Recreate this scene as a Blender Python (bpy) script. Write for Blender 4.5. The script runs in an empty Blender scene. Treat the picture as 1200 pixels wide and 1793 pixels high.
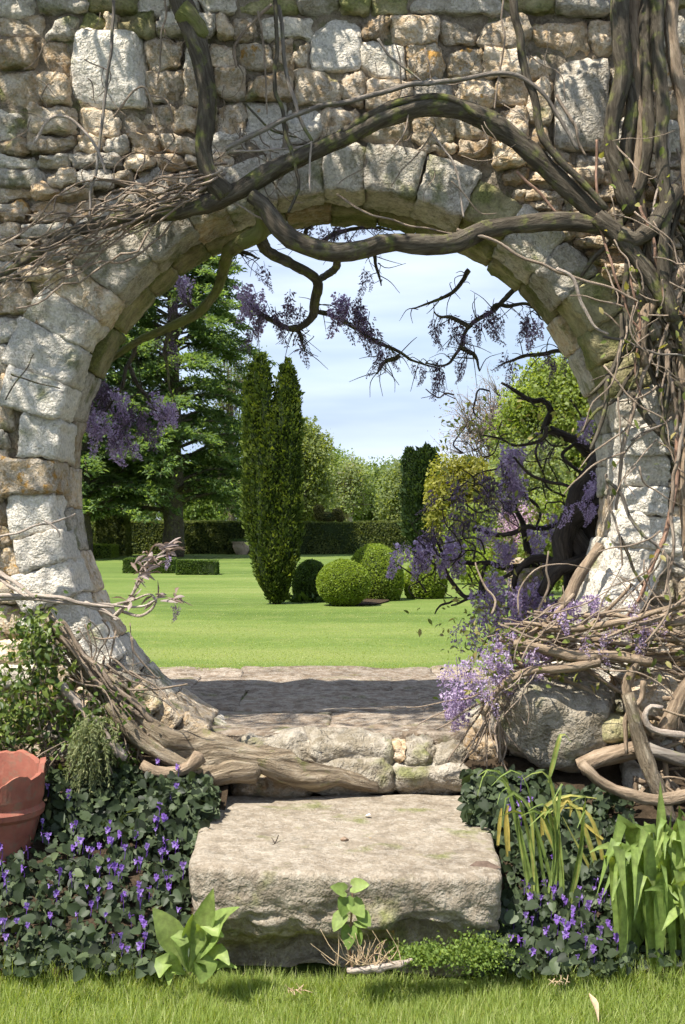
import bpy, math
import numpy as np
from math import radians, sin, cos, pi

# ------------------------------------------------------------------ camera, sky, sun, exposure
scene = bpy.context.scene
COL = scene.collection
FPX, EYE, HORIZON = 2167.0, 1.5, 925.0          # focal length in photo pixels, eye height, horizon row
cam_data = bpy.data.cameras.new('camera')
cam_data.sensor_fit = 'VERTICAL'
cam_data.sensor_height = 36.0
cam_data.lens = 36.0 * FPX / 1793.0
cam_data.shift_y = (HORIZON - 896.5) / 1793.0
cam_data.clip_start = 0.05
cam_data.clip_end = 8000.0
cam = bpy.data.objects.new('camera', cam_data)
cam.location = (0, 0, EYE)
cam.rotation_euler = (pi / 2, 0, 0)
COL.objects.link(cam)
scene.camera = cam

SUN_ELEV, SUN_AZ = radians(60), radians(46)      # azimuth measured from the wall's normal, towards the left
sun_from = np.array([-sin(SUN_AZ) * cos(SUN_ELEV), -cos(SUN_AZ) * cos(SUN_ELEV), sin(SUN_ELEV)])

world = bpy.data.worlds.new('World')
scene.world = world
world.use_nodes = True
wt = world.node_tree
wn, wl = wt.nodes, wt.links
wn.clear()
w_out = wn.new('ShaderNodeOutputWorld')
w_bg = wn.new('ShaderNodeBackground')
w_bg.inputs['Strength'].default_value = 0.072
w_sky = wn.new('ShaderNodeTexSky')
w_sky.sky_type = 'NISHITA'
w_sky.sun_disc = False
w_sky.sun_elevation = SUN_ELEV
w_sky.sun_rotation = pi + SUN_AZ
w_sky.air_density = 1.0
w_sky.dust_density = 0.2
w_sky.ozone_density = 3.0
w_tc = wn.new('ShaderNodeTexCoord')
w_map = wn.new('ShaderNodeMapping')
w_map.inputs['Scale'].default_value = (1.0, 1.0, 6.0)
w_map.inputs['Location'].default_value = (0.35, 0.2, 0.0)
w_noise = wn.new('ShaderNodeTexNoise')
w_noise.inputs['Scale'].default_value = 1.7
w_noise.inputs['Detail'].default_value = 5.0
w_noise.inputs['Roughness'].default_value = 0.52
w_ramp = wn.new('ShaderNodeValToRGB')
w_ramp.color_ramp.elements[0].position = 0.36
w_ramp.color_ramp.elements[0].color = (0.02, 0.02, 0.02, 1)
w_ramp.color_ramp.elements[1].position = 0.66
w_ramp.color_ramp.elements[1].color = (0.72, 0.72, 0.72, 1)
w_mix = wn.new('ShaderNodeMix')
w_mix.data_type = 'RGBA'
w_mix.inputs[7].default_value = (8.6, 9.6, 10.6, 1)
wl.new(w_tc.outputs['Generated'], w_map.inputs['Vector'])
wl.new(w_map.outputs['Vector'], w_noise.inputs['Vector'])
wl.new(w_noise.outputs['Fac'], w_ramp.inputs['Fac'])
wl.new(w_ramp.outputs['Color'], w_mix.inputs[0])
w_map2 = wn.new('ShaderNodeMapping')                 # thin blue-grey cloud in long flat bands
w_map2.inputs['Scale'].default_value = (0.5, 0.5, 9.0)
w_map2.inputs['Location'].default_value = (0.1, 0.4, 2.7)
w_noise2 = wn.new('ShaderNodeTexNoise')
w_noise2.inputs['Scale'].default_value = 1.5
w_noise2.inputs['Detail'].default_value = 4.0
w_ramp2 = wn.new('ShaderNodeValToRGB')
w_ramp2.color_ramp.elements[0].position = 0.40
w_ramp2.color_ramp.elements[0].color = (0.35, 0.35, 0.35, 1)
w_ramp2.color_ramp.elements[1].position = 0.62
w_ramp2.color_ramp.elements[1].color = (0.85, 0.85, 0.85, 1)
w_mix2 = wn.new('ShaderNodeMix')
w_mix2.data_type = 'RGBA'
w_mix2.inputs[7].default_value = (3.0, 4.0, 7.0, 1)
wl.new(w_tc.outputs['Generated'], w_map2.inputs['Vector'])
wl.new(w_map2.outputs['Vector'], w_noise2.inputs['Vector'])
wl.new(w_noise2.outputs['Fac'], w_ramp2.inputs['Fac'])
wl.new(w_ramp2.outputs['Color'], w_mix2.inputs[0])
wl.new(w_sky.outputs['Color'], w_mix2.inputs[6])
wl.new(w_mix2.outputs[2], w_mix.inputs[6])
wl.new(w_mix.outputs[2], w_bg.inputs['Color'])
wl.new(w_bg.outputs['Background'], w_out.inputs['Surface'])

sun_data = bpy.data.lights.new('sun', 'SUN')
sun_data.energy = 5.0
sun_data.angle = radians(0.53)
sun_data.color = (1.0, 0.95, 0.86)
sun = bpy.data.objects.new('sun', sun_data)
sun.location = tuple(sun_from * 30)
from mathutils import Vector
sun.rotation_euler = Vector(tuple(sun_from)).to_track_quat('Z', 'Y').to_euler()
COL.objects.link(sun)

scene.view_settings.view_transform = 'Standard'
scene.view_settings.look = 'None'
scene.view_settings.exposure = 0.95
scene.view_settings.gamma = 1.0
scene.view_settings.use_curve_mapping = False
scene.render.engine = 'CYCLES'
scene.cycles.max_bounces = 5
scene.cycles.diffuse_bounces = 3
scene.cycles.transmission_bounces = 3
scene.cycles.use_denoising = True
scene.cycles.use_adaptive_sampling = True
scene.cycles.adaptive_threshold = 0.04
scene.cycles.denoising_prefilter = 'FAST'

# ------------------------------------------------------------------ helpers: numbers
R = np.random.default_rng(11)

def at(px, py, Y):
    """a photo pixel at a chosen depth -> a point in the garden (metres)"""
    return np.array([(px - 600.0) * Y / FPX, Y, EYE - (py - HORIZON) * Y / FPX])

def pxm(n, Y):
    return n * Y / FPX

def unit(v):
    v = np.asarray(v, float)
    return v / np.maximum(np.linalg.norm(v, axis=-1, keepdims=True), 1e-9)

def _hash(i, j, k, s):
    h = (i * 374761393 + j * 668265263 + k * 1274126177 + s * 974634777) & 0xffffffff
    h = ((h ^ (h >> 13)) * 1274126177) & 0xffffffff
    return ((h ^ (h >> 16)) & 0xffff) / 65535.0

def vnoise(p, s=0):
    p = np.asarray(p, float)
    i = np.floor(p).astype(np.int64)
    f = p - i
    u = f * f * (3 - 2 * f)
    out = 0
    for dx in (0, 1):
        for dy in (0, 1):
            for dz in (0, 1):
                w = (u[:, 0] if dx else 1 - u[:, 0]) * (u[:, 1] if dy else 1 - u[:, 1]) * (u[:, 2] if dz else 1 - u[:, 2])
                out = out + w * _hash(i[:, 0] + dx, i[:, 1] + dy, i[:, 2] + dz, s)
    return out * 2 - 1

def fbm(p, s=0, octs=3, gain=0.5):
    a, out, f = 1.0, 0, 1.0
    for o in range(octs):
        out = out + a * vnoise(np.asarray(p) * f, s + o * 17)
        a *= gain
        f *= 2.03
    return out

# ------------------------------------------------------------------ helpers: objects
WORLD_POS = {}

def props(o, label=None, category=None, group=None, kind=None):
    for k, v in (('label', label), ('category', category), ('group', group), ('kind', kind)):
        if v:
            o[k] = v
    return o

def empty(name, loc, label=None, category=None, group=None, parent=None, kind=None):
    o = bpy.data.objects.new(name, None)
    o.empty_display_size = 0.1
    COL.objects.link(o)
    loc = np.asarray(loc, float)
    if parent is not None:
        o.parent = parent
        o.location = tuple(loc - WORLD_POS[parent.name])
    else:
        o.location = tuple(loc)
    WORLD_POS[o.name] = loc
    return props(o, label, category, group, kind)

class MB:
    """collects vertices and faces; build() links them as one mesh object"""
    def __init__(self):
        self.v, self.q, self.t, self.r, self.w, self.n = [], [], [], [], [], 0

    def add(self, V, Q=None, T=None, rnd=0.5, grain=None):
        V = np.asarray(V, float).reshape(-1, 3)
        if Q is not None and len(Q):
            self.q.append(np.asarray(Q, np.int64).reshape(-1, 4) + self.n)
        if T is not None and len(T):
            self.t.append(np.asarray(T, np.int64).reshape(-1, 3) + self.n)
        self.v.append(V)
        self.w.append(V if grain is None else grain)
        self.r.append(np.broadcast_to(np.asarray(rnd, float), (len(V),)))
        self.n += len(V)
        return self

    grain = False

    def mesh(self, name, mat, smooth=True, origin=(0, 0, 0)):
        V = np.concatenate(self.v) - np.asarray(origin, float)
        Q = np.concatenate(self.q) if self.q else np.zeros((0, 4), np.int64)
        T = np.concatenate(self.t) if self.t else np.zeros((0, 3), np.int64)
        me = bpy.data.meshes.new(name)
        me.vertices.add(len(V))
        me.vertices.foreach_set('co', V.astype(np.float32).ravel())
        me.loops.add(Q.size + T.size)
        me.loops.foreach_set('vertex_index', np.concatenate([Q.ravel(), T.ravel()]).astype(np.int32))
        me.polygons.add(len(Q) + len(T))
        st = np.concatenate([np.arange(len(Q)) * 4, Q.size + np.arange(len(T)) * 3]).astype(np.int32)
        me.polygons.foreach_set('loop_start', st)
        me.polygons.foreach_set('use_smooth', np.full(len(Q) + len(T), smooth))
        at_ = me.attributes.new('rnd', 'FLOAT', 'POINT')
        at_.data.foreach_set('value', np.concatenate(self.r).astype(np.float32))
        if self.grain:
            g_ = me.attributes.new('grain', 'FLOAT_VECTOR', 'POINT')
            g_.data.foreach_set('vector', np.concatenate(self.w).astype(np.float32).ravel())
        me.materials.append(mat)
        me.update(calc_edges=True)
        return me

    def build(self, name, mat, parent=None, smooth=True, origin=None, label=None, category=None, group=None, kind=None):
        if origin is None:
            if parent is not None and False:
                origin = WORLD_POS[parent.name]
            else:
                A = np.concatenate(self.v)
                lo, hi = A.min(0), A.max(0)
                origin = (lo + hi) / 2
                origin[2] = lo[2]
        origin = np.asarray(origin, float)
        o = bpy.data.objects.new(name, self.mesh(name, mat, smooth, origin))
        COL.objects.link(o)
        if parent is not None:
            o.parent = parent
            o.location = tuple(origin - WORLD_POS[parent.name])
        else:
            o.location = tuple(origin)
        WORLD_POS[o.name] = origin
        return props(o, label, category, group, kind)

def place(mesh, name, parent, pos, X=(1, 0, 0), Y=(0, 1, 0), Z=(0, 0, 1), s=1.0, **kw):
    """a further object that shares mesh data, with its own frame"""
    from mathutils import Matrix
    o = bpy.data.objects.new(name, mesh)
    COL.objects.link(o)
    pos = np.asarray(pos, float)
    rel = pos
    if parent is not None:
        o.parent = parent
        rel = pos - WORLD_POS[parent.name]
    m = Matrix.Identity(4)
    for c, a in enumerate((X, Y, Z)):
        for r_ in range(3):
            m[r_][c] = float(a[r_]) * s
    for r_ in range(3):
        m[r_][3] = float(rel[r_])
    o.matrix_local = m
    WORLD_POS[o.name] = pos
    return props(o, **kw)

# ------------------------------------------------------------------ helpers: shapes
def spline(P, n):
    """Catmull-Rom through the rows of P, n samples"""
    P = np.asarray(P, float)
    if len(P) < 3:
        return P[0] + (P[-1] - P[0]) * np.linspace(0, 1, n)[:, None]
    E = np.vstack([2 * P[0] - P[1], P, 2 * P[-1] - P[-2]])
    d = np.linalg.norm(np.diff(P[:, :3], axis=0), axis=1)
    cum = np.concatenate([[0], np.cumsum(d)])
    x = np.linspace(0, cum[-1], n)
    k = np.clip(np.searchsorted(cum, x, side='right') - 1, 0, len(P) - 2)
    t = ((x - cum[k]) / np.maximum(d[k], 1e-9))[:, None]
    a, b, c, e = E[k], E[k + 1], E[k + 2], E[k + 3]
    return 0.5 * (2 * b + (c - a) * t + (2 * a - 5 * b + 4 * c - e) * t * t + (3 * b - a - 3 * c + e) * t ** 3)

def tube(mb, pts, rad, sides=8, n=None, rough=0.0, lobes=0.0, seed=0, rnd=0.5, wander=0.0):
    pts = np.asarray(pts, float)
    rad = np.broadcast_to(np.asarray(rad, float), (len(pts),))
    if n is None:
        L = np.linalg.norm(np.diff(pts, axis=0), axis=1).sum()
        n = int(np.clip(L / max(rad.mean() * 1.6, 0.006), 4, 90))
    S = spline(np.column_stack([pts, rad]), n)
    C, r = S[:, :3].copy(), np.maximum(S[:, 3], 1e-4)
    if wander:
        q = np.linspace(0, 1, n)[:, None] * np.array([[1, 0, 0]]) * np.linalg.norm(C[-1] - C[0]) * 12
        for a in range(3):
            C[:, a] += wander * vnoise(q + 31.7 * a + seed * 3.1, seed) * np.sin(np.linspace(0, pi, n)) ** 0.5
    T = unit(np.gradient(C, axis=0))
    N = np.zeros_like(C)
    v = np.cross(T[0], [0.31, 0.87, 0.39])
    N[0] = unit(v)
    for i in range(1, n):
        w = N[i - 1] - T[i] * np.dot(N[i - 1], T[i])
        N[i] = w / max(np.linalg.norm(w), 1e-9)
    B = np.cross(T, N)
    a = np.linspace(0, 2 * pi, sides, endpoint=False)
    ca, sa = np.cos(a), np.sin(a)
    D = N[:, None, :] * ca[None, :, None] + B[:, None, :] * sa[None, :, None]
    rr = np.repeat(r[:, None], sides, 1)
    if lobes:
        tw = np.linspace(0, 3.0, n)[:, None]
        rr = rr * (1 + lobes * np.sin(3 * a[None] + tw * 2 + seed) + 0.6 * lobes * np.sin(5 * a[None] - tw * 3 + 2 * seed))
    V = C[:, None, :] + D * rr[:, :, None]
    if rough:
        q = V.reshape(-1, 3)
        k = 0.9 / max(r.mean(), 0.004)
        rr = rr * (1 + rough * fbm(q * k * 0.6 + seed * 7.3, seed, 3)).reshape(n, sides) if True else rr
        V = C[:, None, :] + D * rr[:, :, None]
    idx = np.arange(n * sides).reshape(n, sides)
    A = idx[:-1]
    Bx = idx[1:]
    Q = np.stack([A, np.roll(A, -1, 1), np.roll(Bx, -1, 1), Bx], -1).reshape(-1, 4)
    V = np.vstack([V.reshape(-1, 3), C[0] - T[0] * r[0] * 0.15, C[-1] + T[-1] * r[-1] * 0.5])
    k0, k1 = n * sides, n * sides + 1
    j = np.arange(sides)
    T0 = np.stack([np.full(sides, k0), (j + 1) % sides, j], -1)
    T1 = np.stack([np.full(sides, k1), idx[-1][j], idx[-1][(j + 1) % sides]], -1)
    mb.grain = True
    s_ = np.concatenate([[0], np.cumsum(np.linalg.norm(np.diff(C, axis=0), axis=1))])
    tw_ = a[None] + s_[:, None] * 2.5
    gr = np.stack([r[:, None] * np.cos(tw_), r[:, None] * np.sin(tw_), np.repeat(s_[:, None] * 0.16, sides, 1)], -1).reshape(-1, 3)
    mb.add(V, Q, np.vstack([T0, T1]), rnd, np.vstack([gr, gr[:1], gr[-1:]]))
    return C

_cube = {}
def cube_grid(n):
    """unit cube surface, n x n quads per side, welded"""
    if n in _cube:
        return _cube[n]
    vs, qs, key = [], [], {}
    g = np.linspace(-1, 1, n + 1)
    for ax in range(3):
        for sgn in (-1, 1):
            b, c = (ax + 1) % 3, (ax + 2) % 3
            ids = np.zeros((n + 1, n + 1), int)
            for i in range(n + 1):
                for j in range(n + 1):
                    p = [0, 0, 0]
                    p[ax], p[b], p[c] = sgn, g[i], g[j]
                    k = tuple(np.round(p, 5))
                    if k not in key:
                        key[k] = len(vs)
                        vs.append(p)
                    ids[i, j] = key[k]
            for i in range(n):
                for j in range(n):
                    f = [ids[i, j], ids[i + 1, j], ids[i + 1, j + 1], ids[i, j + 1]]
                    qs.append(f if sgn > 0 else f[::-1])
    _cube[n] = (np.array(vs, float), np.array(qs))
    return _cube[n]

def rounded(n, k):
    """rounded cube: superellipsoid of power k on the welded cube grid"""
    V, Q = cube_grid(n)
    W = np.sign(V) * np.abs(V) ** 0.92
    nrm = (np.abs(W) ** k).sum(1) ** (1.0 / k)
    return W / nrm[:, None], Q

def rock(mb, fmap, n=7, k=7.0, amp=0.008, freq=14.0, seed=0, warp=0.12, fine=0.35, chips=0):
    """a stone: rounded cube -> random corner warp -> mapped into place -> displaced along its normals"""
    U, Q = rounded(n, k)
    rg = np.random.default_rng(seed + 1000)
    c = rg.uniform(-1, 1, (2, 2, 2, 3)) * warp
    w = (U + 1) / 2
    off = 0
    for a in (0, 1):
        for b in (0, 1):
            for d in (0, 1):
                ww = (w[:, 0] if a else 1 - w[:, 0]) * (w[:, 1] if b else 1 - w[:, 1]) * (w[:, 2] if d else 1 - w[:, 2])
                off = off + ww[:, None] * c[a, b, d]
    V = fmap(U + off)
    c0 = V.mean(0)
    ext = np.maximum(V.max(0) - V.min(0), 1e-6)
    for i in range(chips):                              # broken corners and edges
        nd = rg.normal(size=3) * [1, 0.8, 1] + [0, -0.7, 0]
        nd = nd / ext
        nd = nd / np.linalg.norm(nd)
        sd_ = (V - c0) @ nd
        lim = np.quantile(sd_, rg.uniform(0.84, 0.96))
        V = V - np.clip(sd_ - lim, 0, None)[:, None] * nd * 0.85
    fn = np.cross(V[Q[:, 2]] - V[Q[:, 0]], V[Q[:, 3]] - V[Q[:, 1]])
    N = np.zeros_like(V)
    for i in range(4):
        np.add.at(N, Q[:, i], fn)
    N = unit(N)
    if np.sum(N * (V - V.mean(0))) < 0:
        N = -N
        Q = Q[:, ::-1]
    d = fbm(V * freq + seed * 3.7, seed, 3, 0.5) + fine * np.abs(fbm(V * freq * 3.1 + seed, seed + 5, 2))
    mb.add(V + N * (d * amp)[:, None], Q)
    return mb

def frame(D, N):
    X = unit(D)
    Z = unit(N - X * (X * N).sum(-1, keepdims=True))
    return X, np.cross(Z, X), Z

def scatter(mb, tv, tq, tt, pos, X, Y, Z, s, rnd):
    """copies of a small template (leaf, petal, blade) merged into one mesh"""
    tv = np.asarray(tv, float)
    n, m = len(pos), len(tv)
    s = np.asarray(s, float)
    if s.ndim == 1:
        s = np.repeat(s[:, None], 3, 1)
    V = (pos[:, None, :] + X[:, None, :] * (tv[None, :, 0] * s[:, :1])[..., None]
         + Y[:, None, :] * (tv[None, :, 1] * s[:, 1:2])[..., None]
         + Z[:, None, :] * (tv[None, :, 2] * s[:, 2:3])[..., None])
    base = (np.arange(n) * m)[:, None, None]
    Qa = (np.asarray(tq)[None] + base).reshape(-1, 4) if tq is not None and len(tq) else None
    Ta = (np.asarray(tt)[None] + base).reshape(-1, 3) if tt is not None and len(tt) else None
    mb.add(V.reshape(-1, 3), Qa, Ta, np.repeat(rnd, m))

LEAF4 = (np.array([[0, 0, 0], [.45, .5, .12], [1, 0, -.08], [.45, -.5, .12]]), np.array([[0, 1, 2, 3]]), None)
NEEDLE = (np.array([[0, .5, 0], [0, -.5, 0], [1, 0, 0]]), None, np.array([[0, 1, 2]]))
OVAL = (np.array([[0, 0, 0], [.25, .36, .08], [.6, .42, .06], [1, 0, -.12], [.6, -.42, .06], [.25, -.36, .08], [.3, 0, 0], [.62, 0, -.02]]),
        np.array([[0, 6, 1, 1], [6, 7, 2, 1], [7, 3, 2, 2], [0, 5, 5, 6], [6, 5, 4, 7], [7, 4, 4, 3]])[[1, 4]],
        np.array([[0, 6, 1], [7, 3, 2], [0, 5, 6], [7, 4, 3]]))
_h = [(0, 0), (-.16, .2), (-.1, .42), (.18, .53), (.55, .42), (.86, .18), (1.0, 0), (.86, -.18), (.55, -.42), (.18, -.53), (-.1, -.42), (-.16, -.2)]
HEART = (np.array([[x, y, .22 * abs(y) + .05 * x - .12 * x * x] for x, y in _h] + [[.4, 0, -.02]]), None,
         np.array([[12, i, (i + 1) % 12] for i in range(12)])[:, [0, 1, 2]])

def rand_dirs(n, rg=R):
    return unit(rg.normal(size=(n, 3)))

def ribbon(mb, pts, widths, up, n=9, fold=0.15, rnd=0.5, twist=0.0):
    """a leaf blade along a curve: three vertices across, folded at the midrib"""
    S = spline(np.column_stack([np.asarray(pts, float), np.asarray(widths, float)]), n)
    C, w = S[:, :3], np.maximum(S[:, 3], 1e-4)
    T = unit(np.gradient(C, axis=0))
    up = np.asarray(up, float)
    side = unit(np.cross(T, up))
    nn = np.cross(side, T)
    if twist:
        an = np.linspace(0, twist, n)[:, None]
        side, nn = side * np.cos(an) + nn * np.sin(an), nn * np.cos(an) - side * np.sin(an)
    wave = (np.sin(np.linspace(0, 9, n) + R.uniform(0, 6)) * 0.06)[:, None] * w[:, None] * nn
    Lf = C + side * w[:, None] / 2 + nn * w[:, None] * fold + wave
    Rt = C - side * w[:, None] / 2 + nn * w[:, None] * fold - wave
    V = np.stack([Lf, C, Rt], 1).reshape(-1, 3)
    i = np.arange(n - 1) * 3
    Q = np.concatenate([np.stack([i, i + 1, i + 4, i + 3], -1), np.stack([i + 1, i + 2, i + 5, i + 4], -1)])
    mb.add(V, Q, None, np.tile([rnd, min(rnd + 0.3, 1.0), rnd], n) + R.normal(0, 0.05, 3 * n))

# ------------------------------------------------------------------ materials
class NT:
    def __init__(self, name):
        self.m = bpy.data.materials.new(name)
        self.m.use_nodes = True
        self.t = self.m.node_tree
        self.t.nodes.clear()
        self.out = self.n('ShaderNodeOutputMaterial')

    def n(self, typ, **kw):
        nd = self.t.nodes.new(typ)
        for k, v in kw.items():
            if k.startswith('_'):
                setattr(nd, k[1:], v)
            else:
                key = int(k[1:]) if k[0] == 'i' and k[1:].isdigit() else k.replace('_', ' ')
                self.set(nd.inputs[key], v)
        return nd

    def set(self, sock, v):
        if isinstance(v, bpy.types.NodeSocket):
            self.t.links.new(v, sock)
        elif isinstance(v, (tuple, list)) and len(v) == 3 and sock.type == 'RGBA':
            sock.default_value = (*v, 1)
        else:
            sock.default_value = v

    def coords(self, rand=True):
        """object coordinates, shifted by the object's own random number"""
        tc = self.n('ShaderNodeTexCoord')
        self.oi = self.n('ShaderNodeObjectInfo')
        if not rand:
            return tc.outputs['Object']
        mul = self.n('ShaderNodeMath', _operation='MULTIPLY', i0=self.oi.outputs['Random'], i1=53.0)
        add = self.n('ShaderNodeVectorMath', _operation='ADD', i0=tc.outputs['Object'], i1=mul.outputs[0])
        return add.outputs[0]

    def noise(self, vec, scale, detail=4.0, rough=0.55, dist=0.0):
        return self.n('ShaderNodeTexNoise', Vector=vec, Scale=scale, Detail=detail, Roughness=rough, Distortion=dist).outputs['Fac']

    def ramp(self, fac, stops):
        r = self.n('ShaderNodeValToRGB', Fac=fac)
        e = r.color_ramp.elements
        while len(e) < len(stops):
            e.new(0.5)
        for el, (p, c) in zip(e, stops):
            el.position = p
            el.color = (*c, 1) if isinstance(c, tuple) else (c, c, c, 1)
        return r.outputs['Color']

    def mix(self, fac, a, b, mode='MIX'):
        m = self.n('ShaderNodeMix', _data_type='RGBA', _blend_type=mode)
        self.set(m.inputs[0], fac)
        self.set(m.inputs[6], a)
        self.set(m.inputs[7], b)
        return m.outputs[2]

    def math(self, op, a, b=0.5, c=None):
        m = self.n('ShaderNodeMath', _operation=op)
        self.set(m.inputs[0], a)
        self.set(m.inputs[1], b)
        if c is not None:
            self.set(m.inputs[2], c)
        return m.outputs[0]

    def bump(self, h, strength, dist, normal=None):
        b = self.n('ShaderNodeBump', Strength=strength, Distance=dist, Height=h)
        if normal is not None:
            self.set(b.inputs['Normal'], normal)
        return b.outputs['Normal']

    def surf(self, color, rough=0.9, normal=None, spec=0.2, trans=None, trans_f=0.0, sheen=0.0):
        p = self.n('ShaderNodeBsdfPrincipled')
        self.set(p.inputs['Base Color'], color)
        self.set(p.inputs['Roughness'], rough)
        p.inputs['Specular IOR Level'].default_value = spec
        if normal is not None:
            self.set(p.inputs['Normal'], normal)
        sh = p.outputs[0]
        if trans is not None:
            t = self.n('ShaderNodeBsdfTranslucent')
            self.set(t.inputs['Color'], trans)
            mx = self.n('ShaderNodeMixShader', Fac=trans_f)
            self.set(mx.inputs[1], sh)
            self.set(mx.inputs[2], t.outputs[0])
            sh = mx.outputs[0]
        self.t.links.new(sh, self.out.inputs['Surface'])
        return self.m

def stone_mat(name, c0, c1, c2, lichen=0.4, orange=0.1, moss=0.15, bump=1.0, scale=1.0, vary=0.5):
    t = NT(name)
    v = t.coords()
    big = t.noise(v, 7.0 * scale, 3, 0.6)
    col = t.ramp(big, [(0.28, c0), (0.5, c1), (0.72, c2)])
    speck = t.noise(v, 95.0 * scale, 2, 0.7)
    col = t.mix(0.55, col, t.ramp(speck, [(0.3, 0.62), (0.5, 1.0), (0.75, 1.25)]), 'MULTIPLY')
    dark = t.noise(v, 21.0 * scale, 4, 0.7, 0.4)
    col = t.mix(t.ramp(dark, [(0.52, 0.0), (0.68, 0.5)]), col, (0.09, 0.08, 0.06))
    if lichen > 0.15:
        li = t.noise(v, 26.0 * scale, 4, 0.72)
        lm = t.math('MULTIPLY', t.ramp(li, [(0.5 - 0.1 * lichen, 0.0), (0.56 - 0.1 * lichen, 1.0)]), min(1.0, lichen * 1.1))
        col = t.mix(lm, col, t.ramp(speck, [(0.3, (0.44, 0.39, 0.31)), (0.6, (0.70, 0.645, 0.55))]))
    if moss:
        mo = t.noise(v, 6.0 * scale, 3, 0.62)
        mm = t.math('MULTIPLY', t.ramp(mo, [(0.63 - 0.24 * moss, 0.0), (0.76 - 0.22 * moss, 1.0)]), 0.8)
        col = t.mix(mm, col, t.ramp(speck, [(0.35, (0.09, 0.10, 0.03)), (0.65, (0.19, 0.20, 0.06))]))
    if orange:
        og = t.noise(v, 11.0 * scale, 4, 0.7)
        om = t.ramp(og, [(0.74 - 0.16 * orange, 0.0), (0.78 - 0.14 * orange, 0.9)])
        col = t.mix(om, col, t.ramp(speck, [(0.3, (0.38, 0.20, 0.04)), (0.7, (0.62, 0.33, 0.07))]))
    if vary:
        val = t.math('MULTIPLY_ADD', t.oi.outputs['Random'], vary, 1.0 - vary * 0.55)
        g = t.n('ShaderNodeCombineColor')
        for i in range(3):
            t.t.links.new(val, g.inputs[i])
        col = t.mix(1.0, col, g.outputs[0], 'MULTIPLY')
    h = t.math('ADD', t.math('MULTIPLY', speck, 0.4), t.math('MULTIPLY', dark, 1.1))
    nm = t.bump(h, 0.85 * bump, 0.03 / max(scale, 0.3) ** 0.5)
    return t.surf(col, 0.93, nm, 0.12)

def bark_mat(name, c0, c1, c2, moss=0.0, stretch=(1, 1, 1), scale=1.0, fiss=0.5):
    t = NT(name)
    v = t.coords()
    st = t.n('ShaderNodeVectorMath', _operation='ADD', i0=t.n('ShaderNodeAttribute', _attribute_name='grain').outputs['Vector'], i1=t.math('MULTIPLY', t.oi.outputs['Random'], 9.0)).outputs[0]
    a = t.noise(st, 62 * scale, 5, 0.68, 0.5)
    b = t.noise(v, 9 * scale, 2, 0.6)
    col = t.ramp(a, [(0.3, c0), (0.52, c1), (0.72, c2)])
    col = t.mix(0.5, col, t.ramp(b, [(0.3, 0.6), (0.7, 1.35)]), 'MULTIPLY')
    if moss:
        col = t.mix(t.ramp(t.noise(v, 14 * scale, 5, 0.65), [(0.6 - 0.25 * moss, 0.0), (0.72 - 0.2 * moss, 0.85)]), col, (0.17, 0.18, 0.05))
    nm = t.bump(a, fiss * 1.7, 0.02)
    return t.surf(col, 0.85, nm, 0.15)

def leaf_mat(name, c0, c1, c2=None, trans=0.35, rough=0.5, spec=0.25, tcol=None, patch=None, tboost=1.0):
    t = NT(name)
    at_ = t.n('ShaderNodeAttribute', _attribute_name='rnd').outputs['Fac']
    stops = [(0.0, c0), (1.0, c1)] if c2 is None else [(0.0, c0), (0.55, c1), (1.0, c2)]
    col = t.ramp(at_, stops)
    if patch:
        v = t.coords(False)
        col = t.mix(0.8, col, t.ramp(t.noise(v, patch, 4, 0.6), [(0.3, 0.62), (0.7, 1.35)]), 'MULTIPLY')
    tc = t.mix(1.0, col, tcol or (1.5 * tboost, 1.45 * tboost, 0.5), 'MULTIPLY')
    return t.surf(col, rough, None, spec, tc, trans)

M = {}
M['stone_tan'] = stone_mat('stone_tan', (0.29, 0.20, 0.115), (0.50, 0.375, 0.235), (0.64, 0.515, 0.355), 0.4, 0.3, 0.1)
M['stone_brown'] = stone_mat('stone_brown', (0.25, 0.165, 0.09), (0.42, 0.295, 0.17), (0.56, 0.42, 0.27), 0.3, 0.3, 0.2)
M['stone_grey'] = stone_mat('stone_grey', (0.27, 0.23, 0.17), (0.44, 0.385, 0.30), (0.58, 0.52, 0.42), 0.5, 0.05, 0.3)
M['stone_pale'] = stone_mat('stone_pale', (0.42, 0.37, 0.29), (0.60, 0.555, 0.475), (0.70, 0.66, 0.59), 0.9, 0.3, 0.08, 1.0, vary=0.25)
M['stone_orange'] = stone_mat('stone_orange', (0.36, 0.24, 0.12), (0.52, 0.38, 0.22), (0.60, 0.50, 0.36), 0.45, 1.1, 0.0)
M['stone_olive'] = stone_mat('stone_olive', (0.17, 0.14, 0.07), (0.30, 0.26, 0.14), (0.42, 0.37, 0.22), 0.1, 0.0, 0.75, 0.8)
M['stone_slab'] = stone_mat('stone_slab', (0.185, 0.15, 0.112), (0.265, 0.22, 0.165), (0.33, 0.282, 0.22), 0.16, 0.15, 0.18, 0.7, 0.9, vary=0.0)
M['stone_boulder'] = stone_mat('stone_boulder', (0.17, 0.14, 0.095), (0.28, 0.24, 0.18), (0.40, 0.36, 0.30), 0.18, 0.25, 0.25, 1.0, 0.8, vary=0.0)
M['flagstone'] = stone_mat('flagstone', (0.14, 0.105, 0.075), (0.23, 0.175, 0.125), (0.31, 0.25, 0.19), 0.22, 0.0, 0.1, 0.8, 0.8, vary=0.35)
M['mortar'] = stone_mat('mortar', (0.17, 0.13, 0.09), (0.29, 0.235, 0.165), (0.42, 0.35, 0.26), 0.15, 0.0, 0.25, 1.4, 1.6, vary=0.0)
M['bark_dark'] = bark_mat('bark_dark', (0.035, 0.028, 0.020), (0.095, 0.078, 0.056), (0.18, 0.155, 0.115), 0.3)
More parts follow.
